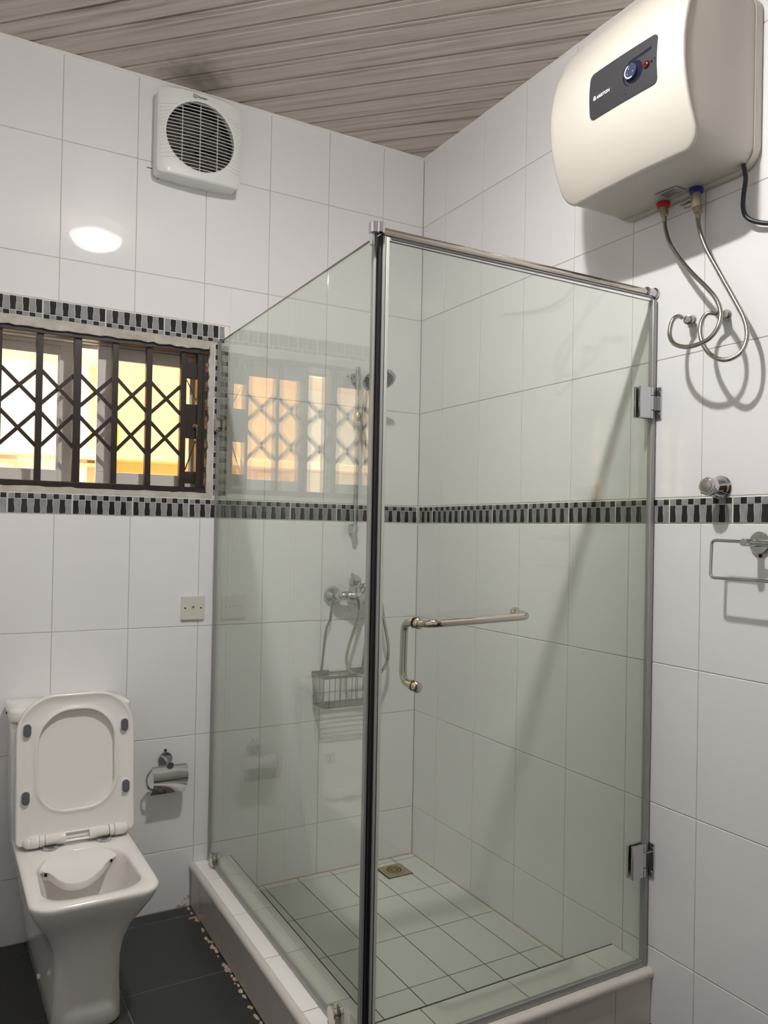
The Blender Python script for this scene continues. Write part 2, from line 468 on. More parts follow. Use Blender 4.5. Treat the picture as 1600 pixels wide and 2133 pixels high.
# ceiling boards running diagonally
def clip(poly, lo, hi):
    for ax, val, sg in ((0, lo[0], 1), (0, hi[0], -1), (1, lo[1], 1), (1, hi[1], -1)):
        out = []
        for i in range(len(poly)):
            a, b = poly[i], poly[(i + 1) % len(poly)]; da, db = (a[ax] - val) * sg, (b[ax] - val) * sg
            if da >= 0: out.append(a)
            if (da >= 0) != (db >= 0):
                t = da / (da - db); out.append(tuple(a[q] + (b[q] - a[q]) * t for q in range(2)))
        poly = out
        if not poly: break
    return poly
ce = MB(); ce.box((XL - .05, YF - .05, ZC + .012), (.05, .05, ZC + .06), 1)
pitch = .1435 / math.sqrt(2); s0 = -.119 / math.sqrt(2); h = math.sqrt(.5)
for k in range(-1, 36):
    sa = s0 - k * pitch; sb = sa - pitch
    segs = [(sa - .0012, sa - .004, .011, .0016), (sa - .004, sa - .008, .0016, 0), (sa - .008, sb + .030, 0, 0), (sb + .030, sb + .026, 0, .0012), (sb + .026, sb + .012, .0012, .0012), (sb + .012, sb + .008, .0012, 0), (sb + .008, sb + .004, 0, .001), (sb + .004, sb + .0015, .001, .011)]
    for u, v, zu, zv in segs:
        q = [(u * h + 6 * h, u * h - 6 * h), (v * h + 6 * h, v * h - 6 * h), (v * h - 6 * h, v * h + 6 * h), (u * h - 6 * h, u * h + 6 * h)]
        p = clip(q, (XL, YF), (0, 0))
        if len(p) < 3: continue
        V = []
        for x, y in p:
            s = (x + y) * h; t = (s - u) / (v - u) if abs(v - u) > 1e-9 else 0
            V.append((x, y, ZC + zu + (zv - zu) * t))
        ce.add(V, [tuple(range(len(V)))])
struct('ceiling', ce, ['ceiling', 'dark'], smooth=0)
ct = MB()
ct.loft([[(XL, 0, ZC - .009), (XL, -.006, ZC - .003), (XL, -.006, ZC), (XL, 0, ZC)], [(0, 0, ZC - .009), (0, -.006, ZC - .003), (0, -.006, ZC), (0, 0, ZC)]])
ct.loft([[(0, YF, ZC - .009), (-.006, YF, ZC - .003), (-.006, YF, ZC), (0, YF, ZC)], [(0, 0, ZC - .009), (-.006, 0, ZC - .003), (-.006, 0, ZC), (0, 0, ZC)]])
struct('trim_2', ct, ['border_grout'])

# mosaic borders ----------------------------------------------------
def wavy(u0, u1, v0, v1, a0, a1, n=6):
    """tile outline whose two long sides wave; a0/a1 wave amplitudes of the left and right side"""
    L = [(u0 + a0 * math.sin(2 * PI * i / n), v0 + (v1 - v0) * i / n) for i in range(n + 1)]
    Rr = [(u1 + a1 * math.sin(2 * PI * i / n), v0 + (v1 - v0) * i / n) for i in range(n + 1)]
    return Rr + L[::-1]
def mosaic(mb, u_edges, to3, small_first, start_dark, v0, v1, mirror=False, ncol=10):
    """u_edges: module limits; two rows: small squares and tall pieces"""
    H = v1 - v0; m = .0034
    for e in range(len(u_edges) - 1):
        a, b = u_edges[e], u_edges[e + 1]; lim = getattr(mosaic, 'lim', None)
        a += .0018; b -= .0018; cw = (b - a) / ncol
        for c in range(ncol):
            ua, ub = a + c * cw, a + (c + 1) * cw; g = .0006
            if mosaic.lo > ua or mosaic.hi < ub: continue
            amp0 = .0011 * (1 if c % 2 else -1) if c else 0; amp1 = .0011 * (-1 if c % 2 else 1) if c < ncol - 1 else 0
            if small_first: rs = (v1 - m - .0165, v1 - m, v0 + m, v1 - m - .0185)
            else: rs = (v0 + m, v0 + m + .0135, v0 + m + .0155, v1 - m)
            jig = random.uniform(-.0008, .0008)
            for (p0, p1, wv, dark) in ((rs[0] + jig, rs[1], 0, (c % 2 == 0) != start_dark), (rs[2], rs[3] + jig, 1, (c % 2 == 0) == start_dark)):
                poly = wavy(ua + g, ub - g, p0, p1, amp0 * wv, amp1 * wv, 6 if wv else 2)
                cx = sum(q[0] for q in poly) / len(poly); cy = sum(q[1] for q in poly) / len(poly)
                n = len(poly); V = [to3(q[0], q[1], 0.0) for q in poly]
                sc = lambda q, k: (cx + (q[0] - cx) * (1 - k / (cw / 2) * .5), cy + (q[1] - cy) * (1 - k / (H / 2) * .5))
                V += [to3(*sc(q, .0010), -.0011) for q in poly] + [to3(*sc(q, .0028), -.0018) for q in poly]
                F = [(i, (i + 1) % n, n + (i + 1) % n, n + i) for i in range(n)] + [(n + i, n + (i + 1) % n, 2 * n + (i + 1) % n, 2 * n + i) for i in range(n)] + [tuple(range(2 * n, 3 * n))]
                mb.add(V, F, 1 if dark else 2)
def strip_base(mb, u0, u1, v0, v1, to3, div=()):
    us = sorted([u0, u1] + [d for d in div if u0 < d < u1])
    tiles(us, [v0, v1], to3, gap=.0006, ch=.0012, depth=.0013, mi=0, mb=mb)
bt = MB(); t3 = lambda u, v, d: (u, d, v)
be = [-2.193 + .2006 * k for k in range(12)]
strip_base(bt, XL, -.0005, 0, .0718, t3, be); mosaic.lo, mosaic.hi = XL, -.003
mosaic(bt, be, t3, True, True, 0, .0718)
struct('trim_3', bt, ['border_grout', 'black_glass', 'grey_glass'])
bt = MB(); t3r = lambda u, v, d: (d, u, v)
be = [-.1130 - .2003 * k for k in range(-1, 16)][::-1]
strip_base(bt, YF, -.0005, 0, .0718, t3r, be); mosaic.lo, mosaic.hi = YF, -.003
# seen from the room, the right wall reads left to right from the corner towards the viewer
be2 = [-x for x in be][::-1]
mosaic.lo, mosaic.hi = .003, -YF
mosaic(bt, be2, lambda u, v, d: (d, -u, v), True, True, 0, .0718)
struct('trim_4', bt, ['border_grout', 'black_glass', 'grey_glass'])
bt = MB(); be = [-2.1028 + .2022 * k for k in range(8)]
strip_base(bt, XL, -.848, .651, .7185, t3, be); mosaic.lo, mosaic.hi = XL, -.849
mosaic(bt, be, t3, False, False, .651, .7185)
struct('trim_5', bt, ['border_grout', 'black_glass', 'grey_glass'])
bt = MB(); tv = lambda u, v, d: (v, d, u)
bz = [.0718 - .03, .2480 - .0, .448, .648]
strip_base(bt, .072, .651, -.905, -.848, tv, bz); mosaic.lo, mosaic.hi = .073, .650
mosaic(bt, bz, tv, False, True, -.905, -.848)
struct('trim_6', bt, ['border_grout', 'black_glass', 'grey_glass'])

# ------------------------------------------------------------------ sliding window
wroot = thing('window_1', None, None, ((WX0 + WX1) / 2, .13, WZ0)); wroot['kind'] = 'structure'
def ring_frame(mb, x0, x1, z0, z1, t, y0, y1, mi=0, tz=None):
    tz = tz or t
    mb.box((x0, y0, z0), (x1, y1, z0 + tz), mi); mb.box((x0, y0, z1 - tz), (x1, y1, z1), mi)
    mb.box((x0, y0, z0 + tz), (x0 + t, y1, z1 - tz), mi); mb.box((x1 - t, y0, z0 + tz), (x1, y1, z1 - tz), mi)
f = MB(); ring_frame(f, WX0, WX1, WZ0, WZ1, .022, .09, .17)
f.box((WX0, .118, WZ0 + .022), (WX1, .122, WZ0 + .032)); f.box((WX0, .118, WZ1 - .036), (WX1, .122, WZ1 - .022))
obj('window_frame', f, 'alu', wroot, bevel=.0015)
def sash(x0, x1, y0, y1, glassm):
    s_ = MB(); ring_frame(s_, x0, x1, WZ0 + .024, WZ1 - .024, .045, y0, y1, tz=.046)
    s_.box((x0 + .045, y0 + .004, WZ0 + .070), (x0 + .052, y1 - .004, WZ1 - .070)); s_.box((x1 - .052, y0 + .004, WZ0 + .070), (x1 - .045, y1 - .004, WZ1 - .070))
    so = obj('window_sash', s_, 'alu', wroot, bevel=.0015)
    g_ = MB(); ym = (y0 + y1) / 2; g_.box((x0 + .047, ym - .002, WZ0 + .072), (x1 - .047, ym + .002, WZ1 - .072)); obj('window_pane', g_, glassm, so, bevel=0)
sash(-1.300, -.914, .097, .117, 'amber_pane')
sash(-1.908, -1.378, .125, .145, 'clear_pane')
ml = MB(); ml.box((-1.425, .122, WZ0 + .022), (-1.378, .150, WZ1 - .022)); obj('window_mullion', ml, 'alu', wroot, bevel=.0015)

# ------------------------------------------------------------------ outside
ew = thing('neighbouring_house', 'peach and cream rendered house wall seen through the window', 'building', (-1.4, 2.2, ZF))
o_ = MB(); o_.box((-4.5, 2.2, ZF), (2.5, 2.4, 1.9)); obj('wall', o_, 'outer_wall', ew)
o_ = MB(); o_.box((-4.5, 1.75, .93), (-.9, 2.2, 1.15)); obj('soffit', o_, 'outer_cream', ew)
o_ = MB(); o_.box((-4.5, 2.16, ZF), (-1.00, 2.2, .93)); obj('white_panel', o_, 'outer_white', ew, label='bright white rendered section')
o_ = MB(); o_.box((-4.5, 1.9, .36), (2.5, 2.2, .40)); o_.box((-4.5, 1.95, .10), (2.5, 2.2, .14)); obj('ledge', o_, 'outer_cream', ew)
for xx in (-2.0, -1.62, -1.12):
    o_ = MB(); ring_frame(o_, xx, xx + .24, .15, .34, .02, 2.12, 2.2); obj('window_frame', o_, 'outer_cream', ew)
gr = MB(); gr.box((-6, .22, ZF - .1), (4, 6, ZF - .02)); go = struct('ground_outside', gr, ['outer_white'])

# ------------------------------------------------------------------ burglar gate in the window
gt = thing('window_grille', 'dark brown folding burglar gate of crossed steel bars across the window', 'window grille', ((WX0 + WX1) / 2, .03, WZ0))
f = MB(); ring_frame(f, WX0 + .004, WX1 - .010, WZ0 + .005, WZ1 - .006, .020, .012, .052)
obj('frame', f, 'gate', gt, bevel=.002)
xs = [-1.880, -1.753, -1.625, -1.5000, -1.3790, -1.2540, -1.1360, -1.0115]
for i, x in enumerate(xs):
    hw = .0105 if i != 4 else .0125
    b_ = MB(); b_.box((x - hw, .020, WZ0 + .020), (x + hw, .026, WZ1 - .022)); b_.box((x - hw, .040, WZ0 + .020), (x + hw, .044, WZ1 - .022))
    b_.box((x - hw, .026, WZ0 + .020), (x - hw + .002, .040, WZ1 - .022)); b_.box((x + hw - .002, .026, WZ0 + .020), (x + hw, .040, WZ1 - .022))
    obj('upright_bar', b_, 'gate', gt, bevel=.001)
def flat_bar(mb, p, q, hw, t, mi=0):
    p, q = Vector(p), Vector(q); d = (q - p).normalized(); n = Vector((-d.z, 0, d.x)) * hw; y = Vector((0, t, 0))
    mb.add([p + n, q + n, q - n, p - n, p + n + y, q + n + y, q - n + y, p - n + y], [(0, 1, 2, 3), (7, 6, 5, 4), (0, 4, 5, 1), (1, 5, 6, 2), (2, 6, 7, 3), (3, 7, 4, 0)], mi)
for i in range(len(xs) - 1):
    a, b = xs[i], xs[i + 1]
    for zt, zb in ((.492, .368), (.368, .226)):
        pass
    mb1 = MB()
    flat_bar(mb1, (a, .028, .492), (b, .028, .222 + .148), .0065, .003); obj('cross_bar', mb1, 'gate', gt)
    mb1 = MB(); flat_bar(mb1, (a, .033, .366), (b, .033, .490), .0065, .003); obj('cross_bar', mb1, 'gate', gt)
    mb1 = MB(); flat_bar(mb1, (a, .028, .350), (b, .028, .222), .0065, .003); obj('cross_bar', mb1, 'gate', gt)
    mb1 = MB(); flat_bar(mb1, (a, .033, .222), (b, .033, .352), .0065, .003); obj('cross_bar', mb1, 'gate', gt)
# lock stile at the right end
b_ = MB(); b_.box((-.962, .016, WZ0 + .02), (-.936, .048, WZ1 - .02)); obj('lock_post', b_, 'gate', gt, bevel=.001)
b_ = MB()
for z0, z1 in ((.126, .170), (.292, .418), (.512, .570)): b_.box((-1.004, .024, z0), (-.960, .030, z1))
split_obj('lock_plate', b_, 'gate', gt, bevel=.001)
b_ = MB(); flat_bar(b_, (-.998, .031, .508), (-.958, .031, .428), .002, .002); flat_bar(b_, (-.998, .031, .176), (-.962, .031, .286), .002, .002); split_obj('diagonal_stay', b_, 'gate', gt)
b_ = MB(); b_.lathe([(.0001, 0), (.009, 0), (.009, .004), (.006, .006), (.006, .016), (.0001, .016)], (-.966, .024, .338), (0, -1, 0), 16)
b_.tube([(-.966, .010, .338), (-.964, .004, .325), (-.965, .003, .300)], .0022, 8); obj('key', b_, 'rust', gt)
b_ = MB()
for k in range(7): b_.box((-.934, .010, .12 + k * .07), (-.925 + random.uniform(-.003, .002), .030, .15 + k * .07 + random.uniform(0, .02)))
split_obj('rusty_patch', b_, 'rust', gt, label='rust-stained steel edge')

# ------------------------------------------------------------------ shower base
CX0, CX1, CY0, CY1, CT, SF = -.958, -.806, -1.282, -1.130, -1.261, -1.402
def skew(mb):
    mb.v = [(x + .0165 * y * min(1.0, max(0.0, -x / .958)), y, z) if x < -.70 else (x, y, z) for x, y, z in mb.v]; return mb
sb = thing('shower_tray', 'white tiled shower tray with raised curb on two sides', 'shower tray', (-.48, -.64, ZF))
c_ = MB()
c_.box((CX0 + .010, CY0 + .010, ZF + .001), (CX1 - .002, -.002, CT - .003), 1); c_.box((CX1 - .002, CY0 + .010, ZF + .001), (-.002, CY1 - .002, CT - .003), 1)
# top faces
tiles([CX0 + .012, CX1 + .0006], sorted([CY0 + .012, -1.0045, -.7279, -.4471, -.164, -.0005]), lambda u, v, d: (u, v, CT - d), gap=.0011, mb=c_)
tiles(sorted([CX1 + .0006, -.685, -.402, -.118, -.0005]), [CY0 + .012, CY1 - .0006], lambda u, v, d: (u, v, CT - d), gap=.0011, mb=c_)
# inner faces
tiles(grid(.164, .281, CY1, -.001), [SF, CT], lambda u, v, d: (CX1 - d, u, v), gap=.0011, mb=c_)
tiles(grid(.118, .284, CX1, -.001), [SF, CT], lambda u, v, d: (u, CY1 - d, v), gap=.0011, mb=c_)
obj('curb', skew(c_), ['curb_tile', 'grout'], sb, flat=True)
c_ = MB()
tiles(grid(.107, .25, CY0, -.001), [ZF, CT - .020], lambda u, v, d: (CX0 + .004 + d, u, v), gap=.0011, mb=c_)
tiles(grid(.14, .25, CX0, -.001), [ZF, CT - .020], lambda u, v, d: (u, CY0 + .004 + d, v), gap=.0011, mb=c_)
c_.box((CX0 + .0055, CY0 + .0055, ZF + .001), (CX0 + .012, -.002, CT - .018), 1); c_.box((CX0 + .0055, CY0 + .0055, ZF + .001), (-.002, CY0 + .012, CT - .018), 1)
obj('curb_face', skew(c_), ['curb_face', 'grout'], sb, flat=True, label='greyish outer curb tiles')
# rounded nosing
def nosing(p, q, outx, outy):
    prof = [(0, -.022), (-.003, -.022), (-.0035, -.019)] + [(-.0035 * 0 + .010 - .014 * math.cos(a), -.013 + .014 * math.sin(a)) for a in [i * PI / 2 / 7 for i in range(8)]] + [(.016, .0002), (.016, -.004)]
    rings = []
    for P in (p, q):
        rings.append([(P[0] + outx * o, P[1] + outy * o, CT + z_) for o, z_ in prof])
    return rings
n_ = MB(); n_.loft(nosing((CX0, CY0, 0), (CX0, -.001, 0), 1, 0)); n_.loft(nosing((CX0, CY0, 0), (-.001, CY0, 0), 0, 1))
obj('curb_nosing', skew(n_), 'curb_face', sb, label='rounded grey edge strip')
p_ = MB(); p_.box((CX1 - .022, CY1 - .001, ZF + .001), (-.001, -.001, SF - .0013), 1)
tiles(sorted([CX1 - .02, -.672, -.531, -.3885, -.248, -.107, -.001]), sorted([CY1, -1.101, -.834, -.567, -.301, -.036, -.001]), lambda u, v, d: (u, v, SF - d), [(-.213, -.172, -.100, -.062)], gap=.0016, mb=p_)
obj('shower_floor', p_, ['tray_tile', 'tray_grout'], sb, flat=True)
b_ = MB(); b_.tube([(CX1 + .0005, -.002, CT - .0012), (CX1 + .0005, CY1, CT - .0012)], .0022, 6); b_.tube([(CX1, CY1 + .0005, CT - .0012), (-.002, CY1 + .0005, CT - .0012)], .0022, 6)
obj('edge_grout', skew(b_), 'tray_grout', sb)
b_ = MB(); b_.tube([(CX1, -.002, SF), (-.002, -.002, SF), (-.002, CY1, SF)], .0035, 6); b_.tube([(-.0015, -.0015, SF), (-.0015, -.0015, SF + .13)], .0018, 6)
obj('joint_stain', b_, 'brown_stain', sb)
# drain
d_ = thing('floor_drain', 'small square brass floor drain in the shower corner', 'drain', (-.156, -.117, SF))
q_ = MB(); q_.loft([[(x, y, SF - .001) for x, y in rrect(-.1565, -.117, .052, .052, .004)], [(x, y, SF + .002) for x, y in rrect(-.1565, -.117, .052, .052, .004)], [(x, y, SF + .003) for x, y in rrect(-.1565, -.117, .049, .049, .004)]])
obj('drain_plate', q_, 'drain', d_)
q_ = MB()
q_.lathe([(.044, 0), (.044, .0015), (.036, .0015), (.036, 0)], (-.1565, -.117, SF + .0028), (0, 0, 1), 32)
obj('drain_ring', q_, 'drain', d_)
q_ = MB()
for k in range(16):
    a = 2 * PI * k / 16; cx, cy = -.1565 + .027 * math.cos(a), -.117 + .027 * math.sin(a)
    q_.lathe([(.0001, 0), (.0035, 0), (.0001, .0006)], (cx, cy, SF + .0044), (0, 0, 1), 8)
for k in range(8):
    a = 2 * PI * k / 8; q_.lathe([(.0001, 0), (.0035, 0), (.0001, .0006)], (-.1565 + .014 * math.cos(a), -.117 + .014 * math.sin(a), SF + .0044), (0, 0, 1), 8)
obj('drain_slots', q_, 'dark', d_)
# crumbs of mortar along the curb foot
mc = MB()
for k in range(60):
    y = -.02 - random.random() * 1.15; s_ = random.uniform(.003, .012); x = CX0 + .0015 + .0165 * y - random.uniform(0, .012)
    n = 6; ring0 = [(x + s_ * random.uniform(.5, 1) * math.cos(2 * PI * i / n), y + 1.8 * s_ * random.uniform(.5, 1) * math.sin(2 * PI * i / n), ZF) for i in range(n)]
    ring1 = [(x + (p[0] - x) * .7, y + (p[1] - y) * .7, ZF + random.uniform(.001, .004)) for p in ring0]
    mc.loft([ring0, ring1])
mc.box((CX0 - .030, -.10, ZF), (CX0 - .001, -.094, ZF + .004))
for k in range(14):
    x = CX0 - random.uniform(0, .045); z = ZF + random.uniform(0, .05) * (1 - (CX0 - x) / .05)
    mc.sphere((x, -.0005, z), random.uniform(.003, .008), 8, sc=(1, .2, 1))
mo = obj('mortar_crumbs', mc, 'brown_stain', stuff=True); tag(mo, 'broken mortar crumbs lying along the foot of the shower curb', 'mortar')

# ------------------------------------------------------------------ fixed glass panel
GX, GY, GT, GB = -.889, -1.258, .640, -1.250
def glass_box(mb, a, b, thin):
    """box whose two broad faces are glass and whose narrow rim is the polished edge; thin = axis of the thickness"""
    mb.box(a, b)
    for i, f in enumerate(mb.f):
        v = [mb.v[q] for q in f]
        if max(p[thin] for p in v) - min(p[thin] for p in v) > 1e-6: mb.m[i] = 1
GP = thing('glass_panel', 'fixed green-tinted glass panel standing on the left curb', 'shower glass', (GX, -.005, CT)); GP.rotation_euler = (0, 0, -.0175)
g_ = MB(); glass_box(g_, (GX - .004, -1.234, GB + .0015), (GX + .004, -.010, .652), 0); obj('glass_sheet', g_, ['glass', 'glass_edge'], GP)
g_ = MB(); g_.box((GX - .0055, -.012, CT + .001), (GX + .0055, -.001, .66)); obj('edge_sealant', g_, 'clear_seal', GP)
g_ = MB(); g_.box((GX - .006, -1.2335, CT + .0002), (GX + .006, -.010, GB + .002)); obj('bottom_seal', g_, 'clear_seal', GP)
def clamp(y, z):
    c_ = MB()
    for sx in (-1, 1):
        o1 = [(GX + sx * .0042, y + p, z + q) for p, q in rrect(0, 0, .021, .026, .020)]
        o2 = [(GX + sx * .012, y + p, z + q) for p, q in rrect(0, 0, .021, .026, .020)]
        o3 = [(GX + sx * .0145, y + p, z + q) for p, q in rrect(0, 0, .0185, .0235, .0175)]
        c_.loft([o1, o2, o3])
    return obj('glass_clamp', c_, 'nickel', GP)
clamp(-.075, CT + .026); clamp(-1.093, CT + .026); clamp(-.026, .345)

# corner post of the enclosure: magnetic seal + profiles, carried by the door
DP = thing('shower_door', 'hinged glass shower door with towel-bar handle, closed', 'shower door', (-.45, GY, CT))
g_ = MB(); glass_box(g_, (-.897, GY - .004, GB + .008), (-.018, GY + .004, .636), 1); obj('glass_sheet', g_, ['glass', 'glass_edge'], DP)
g_ = MB(); g_.box((-.9195, GY - .005, GB - .008), (-.9117, GY + .0045, .6440)); obj('magnetic_strip', g_, 'seal', DP, bevel=.002)
g_ = MB(); g_.box((-.9112, GY - .007, GB - .008), (-.9045, GY + .006, .6440)); g_.box((-.9020, GY - .006, GB - .008), (-.8940, GY + .0055, .6430), 2); g_.box((-.9045, GY - .0055, GB - .008), (-.9020, GY + .005, .6420), 1); obj('edge_profile', g_, ['clear_seal', 'seal', 'clear_lip'], DP, bevel=.001)
g_ = MB(); g_.box((-.0215, GY - .008, GB - .004), (-.006, GY + .008, .640)); g_.box((-.006, GY - .004, GB - .004), (-.001, GY + .010, .640)); obj('wall_seal', g_, 'clear_seal', DP, bevel=.002)
g_ = MB(); g_.box((-.884, GY - .006, CT + .001), (-.020, GY + .006, GB + .010)); obj('bottom_seal', g_, 'clear_seal', DP, bevel=.001)
# light strip on the fixed panel's front edge
g_ = MB(); g_.box((-.9043, -1.2500, GB - .004), (-.8978, -1.235, .652)); obj('edge_profile', g_, 'clear_seal', GP, bevel=.002)
def hinge(z0, z1):
    h_ = MB()
    for sy in (-1, 1):
        y0, y1 = GY + sy * .0045, GY + sy * .0125
        zm = (z1 - z0)
        h_.box((-.0735, y0, z0), (-.0300, y1, z1)); h_.box((-.0300, y0, z1 - zm * .26), (-.0200, y1, z1)); h_.box((-.0300, y0, z0), (-.0200, y1, z0 + zm * .26))
    ho = obj('hinge', h_, 'chrome', DP, bevel=.0015)
    k_ = MB(); k_.box((-.034, GY - .0115, z0 + zm * .27), (-.004, GY + .0115, z1 - zm * .27)); obj('hinge_barrel', k_, 'chrome', ho, bevel=.002)
    k_ = MB(); k_.box((-.0055, GY - .0245, z0 - .001), (-.0005, GY + .0165, z1 + .001)); obj('wall_plate', k_, 'chrome', ho, bevel=.001)
    k_ = MB()
    for zz in (z0 + .013, z1 - .013):
        k_.lathe([(.0001, 0), (.0055, 0), (.0045, .003), (.0001, .003)], (-.0055, GY - .0175, zz), (-1, 0, 0), 14)
    split_obj('screw', k_, 'steel', ho)
hinge(.299, .388); hinge(-1.003, -.909)
# handle: D-handle inside, towel bar outside
hb = MB(); hb.tube(rpath([(-.7975, GY - .004, -.2525), (-.7975, GY - .062, -.2475), (-.507, GY - .062, -.2400), (-.507, GY - .004, -.2365)], .026), .0095, 16)
ho = obj('towel_bar', hb, 'nickel', DP)
k_ = MB()
for x, z in ((-.7975, -.2525), (-.507, -.2365)): k_.lathe([(.0001, -.002), (.0125, -.002), (.0135, .002), (.0135, .008), (.0110, .011), (.0001, .011)], (x, GY - .0045, z), (0, -1, 0), 24)
k_.lathe([(.0001, 0), (.0135, 0), (.0135, .009), (.0105, .013), (.006, .0138), (.0001, .014)], (-.7995, GY - .0045, -.402), (0, -1, 0), 24)
split_obj('handle_ferrule', k_, 'nickel', ho)
hb = MB(); hb.tube(rpath([(-.7975, GY + .004, -.2525), (-.7975, GY + .055, -.2560), (-.7995, GY + .055, -.398), (-.7995, GY + .004, -.402)], .026), .0095, 16)
ho = obj('door_handle', hb, 'nickel', DP)
k_ = MB()
for z in (-.2525, -.402): k_.lathe([(.0001, 0), (.0135, 0), (.0135, .006), (.010, .009), (.0001, .009)], (-.798, GY + .0045, z), (0, 1, 0), 24)
split_obj('handle_ferrule', k_, 'nickel', ho)
# thin added plate standing in for a reflection at the corner foot
g_ = MB(); g_.box((-.8835, -1.205, -1.250), (-.8825, -1.160, -1.195)); obj('reflection_plate', g_, 'steel', GP)

# support bar
SBR = thing('support_bar', 'round polished bar along the top of the shower door', 'support bar', (-.45, GY, .66))
ZB0, ZB1 = .6550, .6620
g_ = MB(); g_.tube([(-.914, GY, ZB0), (-.012, GY + .006, ZB1)], .0095, 20); obj('rod', g_, 'nickel', SBR)
g_ = MB(); g_.tube([(-.885, GY, ZB0 - .0115), (-.022, GY, ZB1 - .014)], .0035, 8); obj('rod_gasket', g_, 'clear_seal', SBR)
g_ = MB(); g_.lathe([(.0001, 0), (.0165, 0), (.0165, .006), (.013, .009), (.013, .030), (.0145, .031), (.0145, .036), (.010, .037)], (-.001, GY + .005, ZB1), (-1, 0, 0), 24); obj('wall_flange', g_, 'chrome', SBR)
g_ = MB()
g_.lathe([(.0001, 0), (.0125, 0), (.0135, .001), (.0135, .024), (.0125, .025), (.0001, .025)], (-.9300, GY + .002, .6465), (0, 0, 1), 28)
g_.lathe([(.0001, 0), (.0100, 0), (.0110, .001), (.0110, .023), (.0100, .024), (.0001, .024)], (-.9190, GY - .006, .6468), (0, 0, 1), 28)
obj('corner_clamp', g_, 'chrome', SBR)
g_ = MB(); g_.lathe([(.0001, 0), (.0050, 0), (.0062, .002), (.0062, .026), (.0001, .026)], (-.9350, GY + .004, .6200), (0, 0, 1), 20); obj('clamp_pin', g_, 'chrome', SBR)

# ------------------------------------------------------------------ toilet
TX = -1.403
TO = thing('toilet', 'white ceramic close-coupled toilet with raised seat and lid', 'toilet', (TX, -.35, ZF))
def trap(z, yb, yf, hb, hf, rb, rf, m=8, cx=TX):
    """rounded trapezoid section: back half-width hb at yb, front half-width hf at yf"""
    pts = [(hb, yb, rb), (-hb, yb, rb), (-hf, yf, rf), (hf, yf, rf)]; out = []
    for i in range(4):
        x, y, r = pts[i]; p0 = Vector((pts[i - 1][0], pts[i - 1][1], 0)); p1 = Vector((x, y, 0)); p2 = Vector((pts[(i + 1) % 4][0], pts[(i + 1) % 4][1], 0))
        a = (p0 - p1).normalized(); b = (p2 - p1).normalized()
        ang = a.angle(b); d = r / math.tan(ang / 2)
        c = p1 + (a + b).normalized() * (r / math.sin(ang / 2)); s0 = p1 + a * d; s1 = p1 + b * d
        v0 = s0 - c; v1 = s1 - c; tot = v0.angle(v1)
        n = v0.cross(v1).normalized()
        for k in range(m + 1):
            q = c + Matrix.Rotation(tot * k / m, 3, n) @ v0
            out.append((cx + q.x, q.y, z))
        nx = s1
        # straight side subdivisions
        j = (i + 1) % 4; p3 = Vector((pts[(i + 2) % 4][0], pts[(i + 2) % 4][1], 0)); p2r = pts[j][2]
        a2 = (p1 - p2).normalized(); b2 = (p3 - p2).normalized(); d2 = p2r / math.tan(a2.angle(b2) / 2); e = p2 + a2 * d2
        for k in range(1, 6):
            q = nx + (e - nx) * k / 6; out.append((cx + q.x, q.y, z))
    return out
secs = [(ZF, -.03, -.575, .100, .088, .02, .045), (ZF + .010, -.03, -.583, .104, .092, .02, .05), (-1.36, -.03, -.585, .108, .088, .02, .05), (-1.30, -.03, -.586, .118, .084, .02, .05),
        (-1.235, -.03, -.592, .130, .083, .02, .05), (-1.184, -.03, -.602, .140, .091, .02, .05), (-1.134, -.03, -.622, .150, .110, .02, .052), (-1.090, -.03, -.652, .158, .137, .02, .055),
        (-1.055, -.03, -.680, .163, .154, .02, .058), (-1.030, -.03, -.695, .166, .163, .02, .06), (-1.018, -.03, -.700, .1665, .166, .02, .06), (-1.012, -.032, -.698, .1655, .165, .02, .06), (-1.0095, -.036, -.692, .161, .160, .02, .058)]
rings = [trap(*s_) for s_ in secs]
inner = [(-1.0095, -.330, -.664, .124, .134, .115, .072), (-1.0125, -.334, -.660, .121, .131, .112, .070), (-1.022, -.336, -.657, .119, .129, .11, .068), (-1.060, -.338, -.650, .117, .126, .11, .068), (-1.110, -.345, -.625, .100, .108, .095, .05),
         (-1.150, -.365, -.590, .080, .085, .07, .05), (-1.185, -.39, -.55, .055, .058, .05, .045), (-1.205, -.41, -.53, .035, .036, .033, .033)]
rings += [trap(*s_) for s_ in inner]
b_ = MB(); b_.loft(rings); bo = obj('bowl', b_, 'ceramic', TO, smooth=60)
# flush ledge inside the rear of the bowl
top = []
for k in range(25):
    a = PI * (.02 + .96 * k / 24); top.append((TX - .127 * math.cos(a), -.430 + .094 * math.sin(a) ** .8, -1.013))
lipx = [(-1.505, -.392), (-1.4966, -.390), (-1.4870, -.405), (-1.4749, -.445), (-1.453, -.488), (-1.428, -.497), (-1.4021, -.492), (-1.372, -.463), (-1.3437, -.422), (-1.325, -.388), (-1.3132, -.372), (-1.300, -.380)]
lip = spline([(x, y, -1.040) for x, y in lipx], 4)
def resample(P, n):
    L = [0]
    for i in range(1, len(P)): L.append(L[-1] + (Vector(P[i]) - Vector(P[i - 1])).length)
    out = []; j = 0
    for k in range(n):
        t = L[-1] * k / (n - 1)
        while j < len(L) - 2 and L[j + 1] < t: j += 1
        u = (t - L[j]) / max(L[j + 1] - L[j], 1e-9); out.append(Vector(P[j]).lerp(Vector(P[j + 1]), min(u, 1)))
    return out
lip = resample(lip, 25); rows = []
for t in [0, .15, .35, .6, .85, 1]:
    rows.append([Vector(top[i]).lerp(lip[i], t) + Vector((0, 0, -.006 * math.sin(PI * t))) for i in range(25)])
